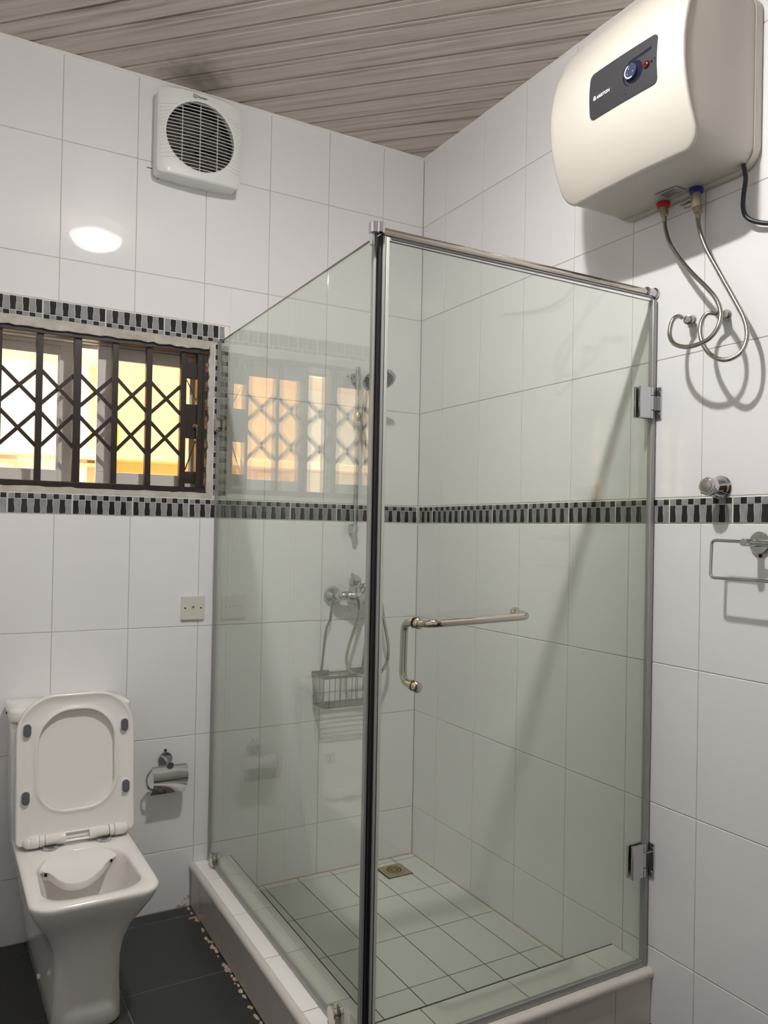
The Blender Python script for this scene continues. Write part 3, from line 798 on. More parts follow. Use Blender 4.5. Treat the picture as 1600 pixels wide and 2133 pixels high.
rows.append([p + Vector((0, -.002, -.004)) for p in lip]); rows.append([p + Vector((0, .002, -.022)) for p in lip]); rows.append([p + Vector((0, .03, -.024)) for p in lip])
l_ = MB(); l_.loft(rows, cap0=False, cap1=False, closed=False); obj('flush_ledge', l_, 'ceramic', bo, smooth=60)
l_ = MB(); l_.sphere((-1.4975, -.392, -1.046), .0062, 10, sc=(1, .7, 1)); l_.sphere((-1.312, -.374, -1.046), .0062, 10, sc=(.8, .7, 1)); split_obj('water_jet_hole', l_, 'dark', bo)
# tank
def rbox(x0, x1, y0, y1, z0, z1, r, e=.006, tap=0):
    cx, cy = (x0 + x1) / 2, (y0 + y1) / 2; hx, hy = (x1 - x0) / 2, (y1 - y0) / 2
    R_ = []
    for z, ins in ((z0, e), (z0 + e * .3, e * .3), (z0 + e, 0), (z1 - e, 0), (z1 - e * .3, e * .3), (z1, e)):
        tt = tap * (z1 - z) / (z1 - z0)
        R_.append([(p, q, z) for p, q in rrect(cx, cy, hx - ins - tt, hy - ins - tt * .5, max(r - ins, .002))])
    return R_
t_ = MB(); t_.loft(rbox(-1.577, -1.230, -.186, -.006, -1.012, -.652, .022, .003, .006)); tk = obj('tank', t_, 'ceramic', TO, smooth=50)
t_ = MB(); t_.loft(rbox(-1.586, -1.222, -.196, -.004, -.650, -.606, .028, .010)); obj('tank_lid', t_, 'ceramic', TO, smooth=60)
t_ = MB(); t_.lathe([(.0001, 0), (.004, 0), (.003, .003), (.0001, .003)], (-1.586, -.10, -.632), (-1, 0, 0), 12); obj('lid_plug', t_, 'dark', TO)
# seat and lid, raised; local frame (a across, b up the seat, c out of the face)
HP = Vector((TX + .006, -.282, -.996)); up = Vector((0, .052, .437)).normalized(); ac = Vector((1, 0, 0)); nn = ac.cross(up); nn = nn if nn.y < 0 else -nn
def seat3(a, b, c): p = HP + ac * a + up * b + nn * c; return (p.x, p.y, p.z)
SH, SW = .438, .1725
def seat_out(ins, c, r=.115):
    return [seat3(a, b, c) for a, b in rrect(0, SH / 2, SW - ins, SH / 2 - ins, [max(r - ins, .004), max(r - ins, .004), .014, .014], 14)]
def seat_in(ins, c):
    return [seat3(a, b, c) for a, b in rrect(.001, .238, .112 + ins, .150 + ins, [.098 + ins, .098 + ins, .085 + ins, .085 + ins], 14)]
l_ = MB(); l_.loft([seat_out(.004, -.040), seat_out(0, -.036), seat_out(0, -.024), seat_out(.002, -.0205)]); obj('lid', l_, 'seat_plastic', TO, smooth=50)
l_ = MB(); l_.loft([seat_out(.003, -.0195), seat_out(0, -.016), seat_out(0, -.002), seat_out(.002, .0005), seat_out(.007, .0008), seat_out(.010, -.0016), seat_out(.030, -.0030), seat_in(.018, -.0030), seat_in(.010, -.0012), seat_in(.006, .0020), seat_in(.002, .0020), seat_in(0, -.0005), seat_in(0, -.0195)], cap0=False, cap1=False)
st = obj('seat', l_, 'seat_plastic', TO, smooth=50)
for a, b in ((-.143, .338), (.143, .328), (-.146, .140), (.146, .137)):
    m_ = MB(); m_.loft([[seat3(a + p, b + q, -.004) for p, q in rrect(0, 0, .0125, .021, .012)], [seat3(a + p, b + q, .004) for p, q in rrect(0, 0, .0125, .021, .012)]], 1)
    m_.loft([[seat3(a + p, b + q, .0035) for p, q in rrect(0, 0, .0108, .0190, .0105)], [seat3(a + p, b + q, .008) for p, q in rrect(0, 0, .0108, .0190, .0105)], [seat3(a + p, b + q, .0095) for p, q in rrect(0, 0, .009, .0170, .009)]], 0)
    obj('bumper', m_, ['bumper', 'seat_plastic'], st, label='dark grey rubber bumper')
h_ = MB()
hc = .006
def hcyl(mb, a0, a1, r, b=.010, cap=True): mb.tube([seat3(a0, b, hc), seat3(a0 + (.003 if a1 > a0 else -.003), b, hc), seat3(a1, b, hc)], [r * .85, r, r], 18)
hcyl(h_, -.137, -.110, .0185); h_.sphere(seat3(-.137, .010, hc), .0175, 14); hcyl(h_, .137, .110, .0185); h_.sphere(seat3(.137, .010, hc), .0175, 14)
hcyl(h_, -.109, -.094, .0175); hcyl(h_, .109, .094, .0175)
split_obj('hinge_cap', h_, 'seat_plastic', TO, smooth=50)
h_ = MB(); hcyl(h_, -.0925, -.035, .0172); hcyl(h_, .0925, .035, .0172)
h_.tube([seat3(-.04, .022, hc - .004), seat3(.04, .022, hc - .004)], .0035, 8); h_.tube([seat3(-.04, -.001, hc + .004), seat3(.04, -.001, hc + .004)], .0045, 8)
obj('hinge', h_, 'seat_plastic', TO, smooth=50)
h_ = MB()
for a in (-.078, .078): h_.lathe([(.0001, 0), (.021, 0), (.0225, .002), (.0225, .008), (.019, .0105), (.0001, .0105)], (HP.x + a, -.296, -1.0095), (0, 0, 1), 28)
split_obj('hinge_base', h_, 'chrome', TO, label='round chrome hinge base')
b_ = MB(); b_.tube([(-1.508, -.40, -1.330), (-1.516, -.40, -1.330)], .007, 12); obj('bolt_cap', b_, 'seat_plastic', TO)

# ------------------------------------------------------------------ toilet paper holder
PH = thing('paper_holder', 'empty chrome toilet paper holder with curved flap beside the toilet', 'paper holder', (-1.06, 0, -.98))
p_ = MB(); p_.lathe([(.0001, 0), (.0235, 0), (.0250, .002), (.0250, .008), (.0235, .010), (.0001, .010)], (-1.0575, -.0005, -.868), (0, -1, 0), 32); obj('wall_rose', p_, 'chrome', PH)
p_ = MB(); p_.tube([(-1.0575, -.008, -.868), (-1.0600, -.072, -.872)], .0075, 16); p_.lathe([(.0001, 0), (.011, 0), (.012, .002), (.012, .014), (.0001, .014)], (-1.0595, -.068, -.872), (0, -1, 0), 24); obj('arm', p_, 'chrome', PH)
p_ = MB(); p_.lathe([(.0001, 0), (.0045, 0), (.005, .003), (.0001, .004)], (-1.0575, -.0005, -.838), (0, -1, 0), 12); obj('wall_plug', p_, 'dark', PH)
p_ = MB()
rr = []
for k in range(15):
    t = k / 14; z = -.876 - .094 * t; y = -.070 - .028 * math.sin(PI * (.08 + .72 * t)) + .012 * t
    rr.append([(-1.124 + .006 * math.sin(3 * t) - .008 * max(0, t - .6), y, z), (-.9965 - .012 * max(0, t - .35), y, z), (-.9965 - .012 * max(0, t - .35), y + .0016, z), (-1.124 + .006 * math.sin(3 * t) - .008 * max(0, t - .6), y + .0016, z)])
p_.loft(rr); obj('flap', p_, 'chrome', PH, smooth=30)
p_ = MB(); p_.tube([(-1.120, -.070, -.876), (-.999, -.070, -.876)], .0035, 10)
p_.tube(rpath([(-1.117, -.070, -.876), (-1.139, -.068, -.905), (-1.134, -.066, -.945), (-1.115, -.064, -.955), (-1.01, -.064, -.955)], .02), .0035, 10); obj('roll_rod', p_, 'chrome', PH)

# cable outlet plate
CP = thing('outlet_plate', 'square ivory cable outlet plate on the tiles left of the glass', 'outlet plate', (-.969, 0, -.375))
p_ = MB(); p_.loft([[(x, -.0002, z) for x, z in rrect(-.9690, -.3290, .0435, .0435, .003)], [(x, -.007, z) for x, z in rrect(-.9690, -.3290, .0435, .0435, .003)], [(x, -.010, z) for x, z in rrect(-.9690, -.3290, .0415, .0415, .003)]]); obj('plate', p_, 'plate', CP)
p_ = MB()
for x in (-.9985, -.9400): p_.lathe([(.0001, 0), (.0032, 0), (.0032, .0008), (.0001, .0008)], (x, -.0098, -.3290), (0, -1, 0), 14)
p_.lathe([(.0001, 0), (.0048, 0), (.0048, .0004), (.0001, .0004)], (-.9690, -.0098, -.3290), (0, -1, 0), 16)
p_.lathe([(.0001, 0), (.0028, 0), (.0028, .0012), (.0001, .0012)], (-.9690, -.0098, -.3245), (0, -1, 0), 12); split_obj('screw', p_, 'dark', CP)
p_ = MB(); p_.sphere((-.9690, -.0098, -.3305), .0040, 12, sc=(1, .7, 1)); obj('cable_knockout', p_, 'plate', CP)

# ------------------------------------------------------------------ extractor fan
FX, FZ = -.9955, 1.3575
EF = thing('extractor_fan', 'square white wall extractor fan with round slatted grille', 'fan', (FX, 0, 1.20))
def fanring(hx, hz, y, bow, r, cz=FZ, m=8):
    out = []
    for x, z in rrect(FX, cz, hx, hz, r, m):
        u = (x - FX) / hx; v = (z - cz) / hz
        out.append((x, y + bow * (u * u), z + (v > 0) * bow * .35 * (1 - u * u) * 0 ))
    return out
def fanout(s, y, r=.012, bz=.007):
    """outline with softly bowed top and bottom; s = inset"""
    out = []
    pts = rrect(0, 0, .150 - s, .1475 - s, r * .7, 8)
    # subdivide long sides
    P = []
    for i in range(len(pts)):
        a, b = pts[i], pts[(i + 1) % len(pts)]; d = math.hypot(b[0] - a[0], b[1] - a[1]); n = max(1, int(d / .02))
        if abs(b[1] - a[1]) > abs(b[0] - a[0]): n = max(1, int(d / .02))
        for k in range(n): P.append((a[0] + (b[0] - a[0]) * k / n, a[1] + (b[1] - a[1]) * k / n))
    for x, z in P:
        u = x / .150; zz = z + math.copysign(bz * (1 - u * u), z) * min(1, abs(z) / .10)
        out.append((FX + x, y(x) if callable(y) else y, FZ + zz))
    return out
fy = lambda base: (lambda x: base - .014 * (1 - (x / .15) ** 2))
f_ = MB(); f_.loft([fanout(.004, -.0005, .02), fanout(0, -.004, .022), fanout(0, -.012, .022), fanout(.003, fy(-.052), .020)], cap1=False); obj('housing', f_, 'fan_plastic', EF, smooth=40)
# front cover with round hole
NS = 96; HR = .1235
def cover_ring(s, yb): 
    P = fanout(s, fy(yb), .018)
    # resample by angle about centre
    out = []
    for k in range(NS):
        a = 2 * PI * k / NS; dx, dz = math.cos(a), math.sin(a); best = None
        for i in range(len(P)):
            p, q = P[i], P[(i + 1) % len(P)]; px, pz, qx, qz = p[0] - FX, p[2] - FZ, q[0] - FX, q[2] - FZ
            den = dx * (qz - pz) - dz * (qx - px)
            if abs(den) < 1e-12: continue
            t = (px * (qz - pz) - pz * (qx - px)) / den; u = (px * dz - pz * dx) / den
            if t > 0 and -1e-6 <= u <= 1 + 1e-6: best = (t, p[1] + (q[1] - p[1]) * u) if best is None or t > best[0] else best
        t, y = best; out.append((FX + dx * t, y, FZ + dz * t))
    return out
def hole_ring(r, yb): return [(FX + r * math.cos(2 * PI * k / NS), fy(yb)(r * math.cos(2 * PI * k / NS)), FZ - .002 + r * math.sin(2 * PI * k / NS)) for k in range(NS)]
c0 = cover_ring(.003, -.055); c1 = cover_ring(-.002, -.058); c2 = cover_ring(-.002, -.068); c3 = cover_ring(.003, -.073)
mid = [[tuple(Vector(a).lerp(Vector(b), t)) for a, b in zip(c3, hole_ring(HR + .003, -.074))] for t in (.33, .66)]
f_ = MB(); f_.loft([c0, c1, c2, c3] + mid + [hole_ring(HR + .003, -.074), hole_ring(HR, -.073), hole_ring(HR - .001, -.060)], cap0=False, cap1=False)
# shallow ribs of the cover
for k in range(15):
    z = FZ - .096 + k * .0132; w_ = math.sqrt(max(HR ** 2 - (z - FZ + .002) ** 2, 0)) + .006
    for sx in (-1, 1):
        a, b = sx * w_, sx * .146
        if abs(b) - abs(a) < .01: continue
        P = [(FX + a + (b - a) * t, fy(-.0745)(a + (b - a) * t), z + .004 * math.cos(PI * t)) for t in [i / 8 for i in range(9)]]
        f_.tube(P, .0011, 6)
obj('front_cover', f_, 'fan_plastic', EF, smooth=40)
for k in range(20):
    z = FZ - .002 - HR + .0095 + k * .01175 * 1.03; d = z - (FZ - .002)
    if abs(d) > HR - .003: continue
    w_ = math.sqrt(HR ** 2 - d * d)
    P = [(FX + x, fy(-.066)(x), z) for x in [-w_ + 2 * w_ * i / 10 for i in range(11)]]
    f_ = MB(); rgs = [[(p[0], p[1] - .0045, p[2] - .0009), (p[0], p[1] - .0045, p[2] + .0009), (p[0], p[1] - .001, p[2] + .0009), (p[0], p[1] - .001, p[2] - .0009)] for p in P]
    f_.loft(rgs); obj('grille_slat', f_, 'fan_plastic', EF)
f_ = MB()
for x in (-.064, 0, .064):
    w_ = math.sqrt(HR ** 2 - x * x) - .002; f_.box((FX + x - .0012, fy(-.055)(x) - .003, FZ - .002 - w_), (FX + x + .0012, fy(-.055)(x) + .004, FZ - .002 + w_))
split_obj('grille_post', f_, 'fan_plastic', EF)
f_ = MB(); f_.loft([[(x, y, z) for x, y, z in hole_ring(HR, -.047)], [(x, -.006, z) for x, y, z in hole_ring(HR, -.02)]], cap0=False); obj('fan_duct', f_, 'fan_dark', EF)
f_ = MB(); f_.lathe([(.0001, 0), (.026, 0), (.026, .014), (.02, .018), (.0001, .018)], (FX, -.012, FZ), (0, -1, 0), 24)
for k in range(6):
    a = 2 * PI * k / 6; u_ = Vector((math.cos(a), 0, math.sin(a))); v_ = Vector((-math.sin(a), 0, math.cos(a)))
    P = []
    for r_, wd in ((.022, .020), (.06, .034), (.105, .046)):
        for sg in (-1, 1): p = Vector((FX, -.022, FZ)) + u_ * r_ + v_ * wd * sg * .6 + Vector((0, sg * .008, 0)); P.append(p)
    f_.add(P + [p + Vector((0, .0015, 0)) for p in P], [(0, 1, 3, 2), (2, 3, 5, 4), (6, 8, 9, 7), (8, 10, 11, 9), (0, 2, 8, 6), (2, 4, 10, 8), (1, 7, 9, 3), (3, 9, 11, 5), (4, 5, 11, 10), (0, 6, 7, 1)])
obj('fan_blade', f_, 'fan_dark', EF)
fmap = lambda ox, oz: (lambda u, v: (ox + u, fy(-.0748)(ox + u - FX), oz + v))
tm = text_mesh('Xpelair', .0125, fmap(-1.013, 1.4905), .0002); obj('lettering', tm, 'print_dark', EF, smooth=0)
lg = MB(); cx, cz = -1.0215, 1.4945; fm = fmap(cx, cz)
N_ = 28; o1 = [fm(.0075 * math.cos(2 * PI * k / N_), .0075 * math.sin(2 * PI * k / N_)) for k in range(N_)]; o2 = [fm(.0062 * math.cos(2 * PI * k / N_), .0062 * math.sin(2 * PI * k / N_)) for k in range(N_)]
lg.loft([o1, o2], cap0=False, cap1=False)
for q in range(4):
    a = PI / 4 + q * PI / 2
    P = [fm(r_ * math.cos(a + da), r_ * math.sin(a + da)) for r_, da in ((.0008, 0), (.0035, -.35), (.0062, -.25), (.0062, .15), (.0035, .30))]; lg.add(P, [tuple(range(5))])
obj('fan_emblem', lg, 'print_dark', EF, smooth=0)
f_ = MB(); f_.sphere((-1.002, -.066, 1.2055), .0022, 8); f_.sphere((-1.1290, -.012, 1.2035), .0022, 8); split_obj('screw', f_, 'dark', EF)
f_ = MB(); f_.box((-1.166, -.0012, 1.239), (-1.146, -.0002, 1.2415)); obj('wall_mark', f_, 'dark', EF)

# ------------------------------------------------------------------ water heater
HY, HZ, HHY, HHZ = -1.3525, 1.1205, .2310, .2250
def hx(y, z):
    return -(.294 - 1.4 * (z - 1.12) ** 2) - .012 * (1 - ((y - HY) / .2275) ** 2)
WH = thing('water_heater', 'cream electric water heater hung high on the right wall', 'water heater', (-.14, HY, HZ - HHZ))
def hout(ins, r, x=None, m=12):
    pts = rrect(HY, HZ, HHY - ins, HHZ - ins, r, m); P = []
    for i in range(len(pts)):
        a, b = pts[i], pts[(i + 1) % len(pts)]; d = math.hypot(b[0] - a[0], b[1] - a[1]); n = max(1, int(d / .035))
        for k in range(n): P.append((a[0] + (b[0] - a[0]) * k / n, a[1] + (b[1] - a[1]) * k / n))
    return [((x if not callable(x) else x(y, z)), y, z) for y, z in P]
RB = .052
f_ = MB(); f_.loft([hout(.004, RB, -.002), hout(0, RB + .004, -.006), hout(0, RB + .004, -.030)]); obj('back_shell', f_, 'heater_body', WH, smooth=50)
front = lambda off, k=1: (lambda y, z: hx(y, z) + off)
f_ = MB(); f_.loft([hout(.006, RB, -.026), hout(.003, RB, -.032), hout(.004, RB, -.10), hout(.0045, RB - .006, front(.014)), hout(.0065, RB - .006, front(.008))], cap0=False, cap1=False); obj('tank_casing', f_, 'heater_body', WH, smooth=50)
rg = []
for ins, off in ((.0065, .014), (.0030, .007), (.0032, .003), (.0048, .0008), (.009, 0)): rg.append(hout(ins, RB - .006, front(off)))
base = hout(.009, RB - .006, 0)
for t in (.9, .75, .6, .45, .3, .15, .04):
    rg.append([(hx(HY + (y - HY) * t, HZ + (z - HZ) * t), HY + (y - HY) * t, HZ + (z - HZ) * t) for _, y, z in base])
f_ = MB(); f_.loft(rg, cap0=False); obj('front_cover', f_, 'heater', WH, smooth=60)
# control panel on the curved front
def on_front(y, z, off): return (hx(y, z) - off, y, z)
def patch(mb, outline, off0, off1, mi=0, rings=(1, .75, .5, .25, .03)):
    cy = sum(p[0] for p in outline) / len(outline); cz = sum(p[1] for p in outline) / len(outline)
    rg = [[on_front(y, z, off0) for y, z in outline]]
    for t in rings: rg.append([on_front(cy + (y - cy) * t, cz + (z - cz) * t, off1) for y, z in outline])
    mb.loft(rg, mi, cap0=False)
def dense(o, d=.01):
    P = []
    for i in range(len(o)):
        a, b = o[i], o[(i + 1) % len(o)]; L_ = math.hypot(b[0] - a[0], b[1] - a[1]); n = max(1, int(L_ / d))
        for k in range(n): P.append((a[0] + (b[0] - a[0]) * k / n, a[1] + (b[1] - a[1]) * k / n))
    return P
f_ = MB(); patch(f_, dense(rrect(-1.4005, 1.1215, .1085, .0610, .014, 6)), -.001, .0022); CPN = obj('control_panel', f_, 'panel', WH, smooth=50, label='dark grey control panel')
DY, DZ = -1.4435, 1.1165
circ = lambda y, z, r, n=36: [(y + r * math.cos(2 * PI * k / n), z + r * math.sin(2 * PI * k / n)) for k in range(n)]
f_ = MB()
# groove: arc round the dial that runs off as a straight line above the lamp
arc = [(DY - .0 + .0325 * math.cos(math.radians(a)), DZ + .0325 * math.sin(math.radians(a))) for a in range(-60, 91, 10)] + [(DY - .010 - .008 * k, DZ + .0325 + .0006 * k) for k in range(6)]
wdt = [.0008 + .0036 * min(1, i / 9) for i in range(len(arc))]
L_ = []; Rr = []
for i, (y, z) in enumerate(arc):
    a = arc[max(i - 1, 0)]; b = arc[min(i + 1, len(arc) - 1)]; d = Vector((b[0] - a[0], b[1] - a[1])).normalized(); n = Vector((-d.y, d.x)) * wdt[i] * .9
    L_.append(on_front(y + n.x, z + n.y, .0026)); Rr.append(on_front(y - n.x, z - n.y, .0026))
f_.loft([L_, Rr], cap0=False, cap1=False, closed=False); obj('panel_groove', f_, 'panel_dark', CPN, smooth=0)
def disc(mb, y, z, r, off0, off1, mi=0, n=36): patch(mb, circ(y, z, r, n), off0, off1, mi, (1, .92, .5, .03))
f_ = MB(); disc(f_, DY, DZ, .0265, .002, .0030); dl = obj('dial', f_, 'panel_dark', CPN)
f_ = MB(); disc(f_, DY + .006, DZ + .002, .0190, .0028, .0100); obj('dial_cap', f_, 'panel_blue', dl)
f_ = MB()
for a0, a1, r0, r1 in ((-160, 20, .0145, .0172), (-120, 60, .0125, .0150)):
    ins_ = []; ous = []
    for k in range(15):
        a = math.radians(a0 + (a1 - a0) * k / 14 + 90); ins_.append(on_front(DY + .006 + r0 * math.cos(a), DZ + .002 + r0 * math.sin(a) * -1, .0103)); ous.append(on_front(DY + .006 + r1 * math.cos(a), DZ + .002 - r1 * math.sin(a), .0103))
    if r0 > .013: f_.loft([ins_, ous], cap0=False, cap1=False, closed=False)
for a in (60, 200, 330): disc(f_, DY + .006 + .009 * math.cos(math.radians(a)), DZ + .002 + .009 * math.sin(math.radians(a)), .0010, .0100, .0104, n=8)
obj('dial_mark', f_, 'white_print', dl, smooth=0)
f_ = MB(); f_.sphere((hx(-1.4815, 1.1155) - .003, -1.4815, 1.1155), .0095, 18, sc=(.6, 1, 1)); obj('indicator_lamp', f_, 'red_led', CPN, label='dark red round indicator lamp')
f_ = MB(); disc(f_, -1.4960, 1.1165, .0036, .002, .0028); disc(f_, -1.505, 1.120, .0020, .002, .0027, n=12); disc(f_, -1.4155, 1.074, .0018, .002, .0027, n=12); split_obj('panel_mark', f_, 'panel_dark', CPN)
hm = lambda oy, oz, off: (lambda u, v: on_front(oy - u, oz + v, off))
tm = text_mesh('ARISTON', .0108, hm(-1.3200, 1.1060, .0030), .0003); obj('lettering', tm, 'white_print', CPN, smooth=0)
lg = MB(); lm = hm(-1.3085, 1.1060, .0030)
ho_ = [(0, 0), (.0085, 0), (.0085, .006), (.0070, .0095), (.00425, .0115), (.0015, .0095), (0, .006)]
hi_ = [(.0018, .0018), (.0067, .0018), (.0067, .0055), (.0057, .0080), (.00425, .0092), (.0028, .0080), (.0018, .0055)]
lg.loft([[lm(*p) for p in ho_], [lm(*p) for p in hi_]], cap0=False, cap1=False); lg.add([lm(*p) for p in ((.003, .003), (.0055, .003), (.0055, .0062), (.003, .0062))], [(0, 1, 2, 3)])
obj('house_emblem', lg, 'white_print', CPN, smooth=0)
# rating label and water connections under the tank
zb = HZ - HHZ
f_ = MB(); f_.add([(-.100, -1.334, zb + .002), (-.092, -1.398, zb + .002), (-.055, -1.398, zb + .002), (-.062, -1.331, zb + .002), (-.100, -1.334, zb - .0006), (-.092, -1.398, zb - .0006), (-.055, -1.398, zb - .0006), (-.062, -1.331, zb - .0006)], [(0, 1, 2, 3), (4, 5, 6, 7), (0, 1, 5, 4), (1, 2, 6, 5), (2, 3, 7, 6), (3, 0, 4, 7)]); rl = obj('rating_label', f_, 'label', WH, smooth=0)
f_ = MB()
for k in range(5):
    x = -.090 + k * .007
    f_.box((x, -1.390 + .01 * (k % 2), zb - .0012), (x + .0022 + .001 * (k == 0), -1.342, zb - .0007))
obj('label_print', f_, 'grey_print', rl, smooth=0)
for nm, y, mm, lb in (('hot_outlet_ring', -1.3080, 'red', 'red plastic ring'), ('cold_inlet_ring', -1.4170, 'blue', 'blue plastic ring')):
    f_ = MB(); f_.lathe([(.0001, 0), (.0185, 0), (.0185, .008), (.0155, .012), (.0001, .012)], (-.036, y, zb + .001), (0, 0, -1), 28); obj(nm, f_, mm, WH, label=lb)
f_ = MB(); f_.lathe([(.0001, 0), (.0115, 0), (.0115, .012), (.0001, .012)], (-.036, -1.308, zb - .010), (0, 0, -1), 20); obj('pipe_stub', f_, 'brass', WH)
f_ = MB(); f_.lathe([(.0001, 0), (.0125, 0), (.0135, .012), (.0135, .036), (.0115, .040), (.0001, .040)], (-.036, -1.417, zb - .010), (0, 0, -1), 20)
f_.tube([(-.036, -1.415, zb - .034), (-.040, -1.392, zb - .036)], .0080, 14); f_.tube([(-.040, -1.392, zb - .036), (-.041, -1.384, zb - .037)], .0050, 12)
f_.box((-.048, -1.4020, zb - .0300), (-.034, -1.372, zb - .0265)); obj('safety_valve', f_, 'brass', WH, bevel=.0006)

# flexible hoses
red = [(-0.036, -1.311, 0.861), (-0.038, -1.318, 0.821), (-0.045, -1.34, 0.772), (-0.055, -1.379, 0.72), (-0.07, -1.433, 0.661), (-0.085, -1.49, 0.606), (-0.095, -1.526, 0.567), (-0.103, -1.546, 0.534), (-0.11, -1.553, 0.505), (-0.118, -1.548, 0.478), (-0.124, -1.53, 0.458), (-0.126, -1.496, 0.45), (-0.122, -1.458, 0.453), (-0.112, -1.416, 0.471), (-0.1, -1.391, 0.499), (-0.088, -1.384, 0.531), (-0.078, -1.386, 0.55), (-0.066, -1.391, 0.556), (-0.055, -1.394, 0.553)]
blue = [(-0.036, -1.422, 0.835), (-0.038, -1.426, 0.801), (-0.041, -1.44, 0.758), (-0.044, -1.463, 0.71), (-0.047, -1.495, 0.656), (-0.05, -1.525, 0.605), (-0.053, -1.555, 0.554), (-0.056, -1.578, 0.513), (-0.06, -1.591, 0.478), (-0.068, -1.595, 0.446), (-0.08, -1.59, 0.42), (-0.092, -1.572, 0.406), (-0.098, -1.547, 0.407), (-0.094, -1.513, 0.427), (-0.086, -1.486, 0.457), (-0.078, -1.469, 0.492), (-0.07, -1.467, 0.524), (-0.064, -1.476, 0.542), (-0.058, -1.486, 0.544), (-0.05, -1.495, 0.541)]
for path, lab, w0, w1 in ((red, 'braided steel hose from the red heater outlet, looping to the left wall fitting', (-.046, -1.399, .549), (-.002, -1.381, .556)), (blue, 'braided steel hose from the blue heater inlet, looping to the right wall fitting', (-.046, -1.499, .541), (-.002, -1.489, .546))):
    H_ = thing('flexible_hose', lab, 'hose', path[11], 'braided hoses under the water heater')
    f_ = MB(); f_.tube(spline(path, 5), .0058, 12); obj('braided_hose', f_, 'steel', H_)
    a = Vector(path[0])
    f_ = MB(); f_.lathe([(.0001, 0), (.0105, 0), (.0110, .003), (.0110, .016), (.0095, .018), (.0068, .020), (.0068, .036), (.0001, .036)], (a.x, a.y, a.z + (.016 if path is red else .012)), (0, -.05, -1), 6 if False else 18); obj('hose_nut', f_, 'brass', H_)
    w0, w1 = Vector(w0), Vector(w1); d = (w0 - w1).normalized()
    f_ = MB(); f_.lathe([(.0001, 0), (.0145, 0), (.0145, .003), (.0085, .004), (.0085, .018), (.0125, .019), (.0125, .034), (.009, .036), (.0065, .048), (.0001, .048)], w1, d, 18); obj('wall_fitting', f_, 'steel', H_)

# power cable of the heater
c_ = MB(); c_.tube(spline([(-.040, -1.5600, .905), (-.036, -1.5640, .870), (-.032, -1.5560, .830), (-.029, -1.5530, .800), (-.027, -1.5610, .775), (-.022, -1.5850, .755), (-.014, -1.6300, .738), (-.010, -1.70, .728), (-.008, -1.80, .735), (-.008, -1.95, .76)], 6), .0058, 12)
tag(obj('power_cable', c_, 'black_rubber'), 'black power cable hanging from the water heater', 'cable')
# stop valve
SV = thing('stop_valve', 'chrome stop valve with conical rose above the mosaic border', 'valve', (0, -1.482, .07))
vc = Vector((0, -1.481, .0950)); vd = Vector((-1, -.10, 0)).normalized()
f_ = MB(); f_.lathe([(.0001, .001), (.0300, .001), (.0305, .006), (.0260, .012), (.0140, .034), (.0115, .036), (.0001, .036)], vc, vd, 32); obj('wall_rose', f_, 'chrome', SV)
f_ = MB(); f_.lathe([(.0001, .034), (.0140, .034), (.0200, .041), (.0245, .048), (.0245, .066), (.0210, .072), (.0001, .072)], vc, vd, 8); obj('knob', f_, 'chrome', SV, bevel=.0015, smooth=20)
f_ = MB(); f_.lathe([(.0001, .071), (.0155, .071), (.0155, .0735), (.013, .0745), (.0001, .0748)], vc, vd, 24); obj('knob_cap', f_, 'steel', SV)

# towel ring
TR = thing('towel_ring', 'rectangular chrome towel ring on the right wall', 'towel ring', (0, -1.6, -.14))
f_ = MB(); f_.lathe([(.0001, .0005), (.0265, .0005), (.0280, .003), (.0280, .008), (.026, .010), (.0001, .010)], (0, -1.5965, -.0480), (-1, 0, 0), 32); obj('wall_rose', f_, 'chrome', TR)
f_ = MB(); f_.lathe([(.0001, 0), (.0095, 0), (.0095, .064), (.0085, .0655), (.0001, .0655)], (-.008, -1.5965, -.048), (-1, -.02, .01), 24)
f_.tube([(-.050, -1.600, -.048), (-.050, -1.690, -.048)], .0062, 14); obj('arm', f_, 'chrome', TR)
f_ = MB(); f_.tube(rpath([(-.064, -1.590, -.0455), (-.065, -1.5040, -.0435), (-.066, -1.5020, -.1390), (-.066, -1.690, -.1390), (-.060, -1.690, -.0480), (-.050, -1.680, -.0480)], .013), .0042, 12); obj('ring', f_, 'chrome', TR)
f_ = MB(); f_.sphere((-.003, -1.5965, -.0800), .0045, 10, sc=(.5, 1, 1.3)); obj('wall_plug', f_, 'dark', TR)

# ------------------------------------------------------------------ shower fittings on the back wall
RR = thing('shower_rail', 'chrome vertical shower rail on the back wall', 'shower rail', (-.325, -.045, -.06))
f_ = MB(); f_.tube([(-.3250, -.045, -.060), (-.3255, -.045, .621)], .0095, 18); obj('rail', f_, 'chrome', RR)
f_ = MB()
for z in (.583, -.030):
    f_.lathe([(.0001, 0), (.0175, 0), (.0175, .004), (.0001, .004)], (-.318, -.0005, z), (0, -1, 0), 20)
    f_.loft([[(-.318 + p, -.001, z + q) for p, q in rrect(0, 0, .0155, .022, .010)], [(-.3235 + p, -.034, z + q) for p, q in rrect(0, 0, .012, .017, .008)], [(-.325 + p, -.052, z + q) for p, q in rrect(0, 0, .012, .014, .008)]])
split_obj('rail_bracket', f_, 'chrome', RR)
f_ = MB(); f_.lathe([(.013, 0), (.014, .002), (.014, .030), (.013, .032)], (-.3255, -.045, .405), (0, 0, 1), 24); f_.tube([(-.324, -.050, .421), (-.316, -.082, .430)], .0085, 14); obj('slider', f_, 'steel', RR)
f_ = MB(); f_.lathe([(.0001, 0), (.0028, 0), (.0001, .001)], (-.347, -.0005, .590), (0, -1, 0), 10); obj('wall_plug', f_, 'dark', RR)

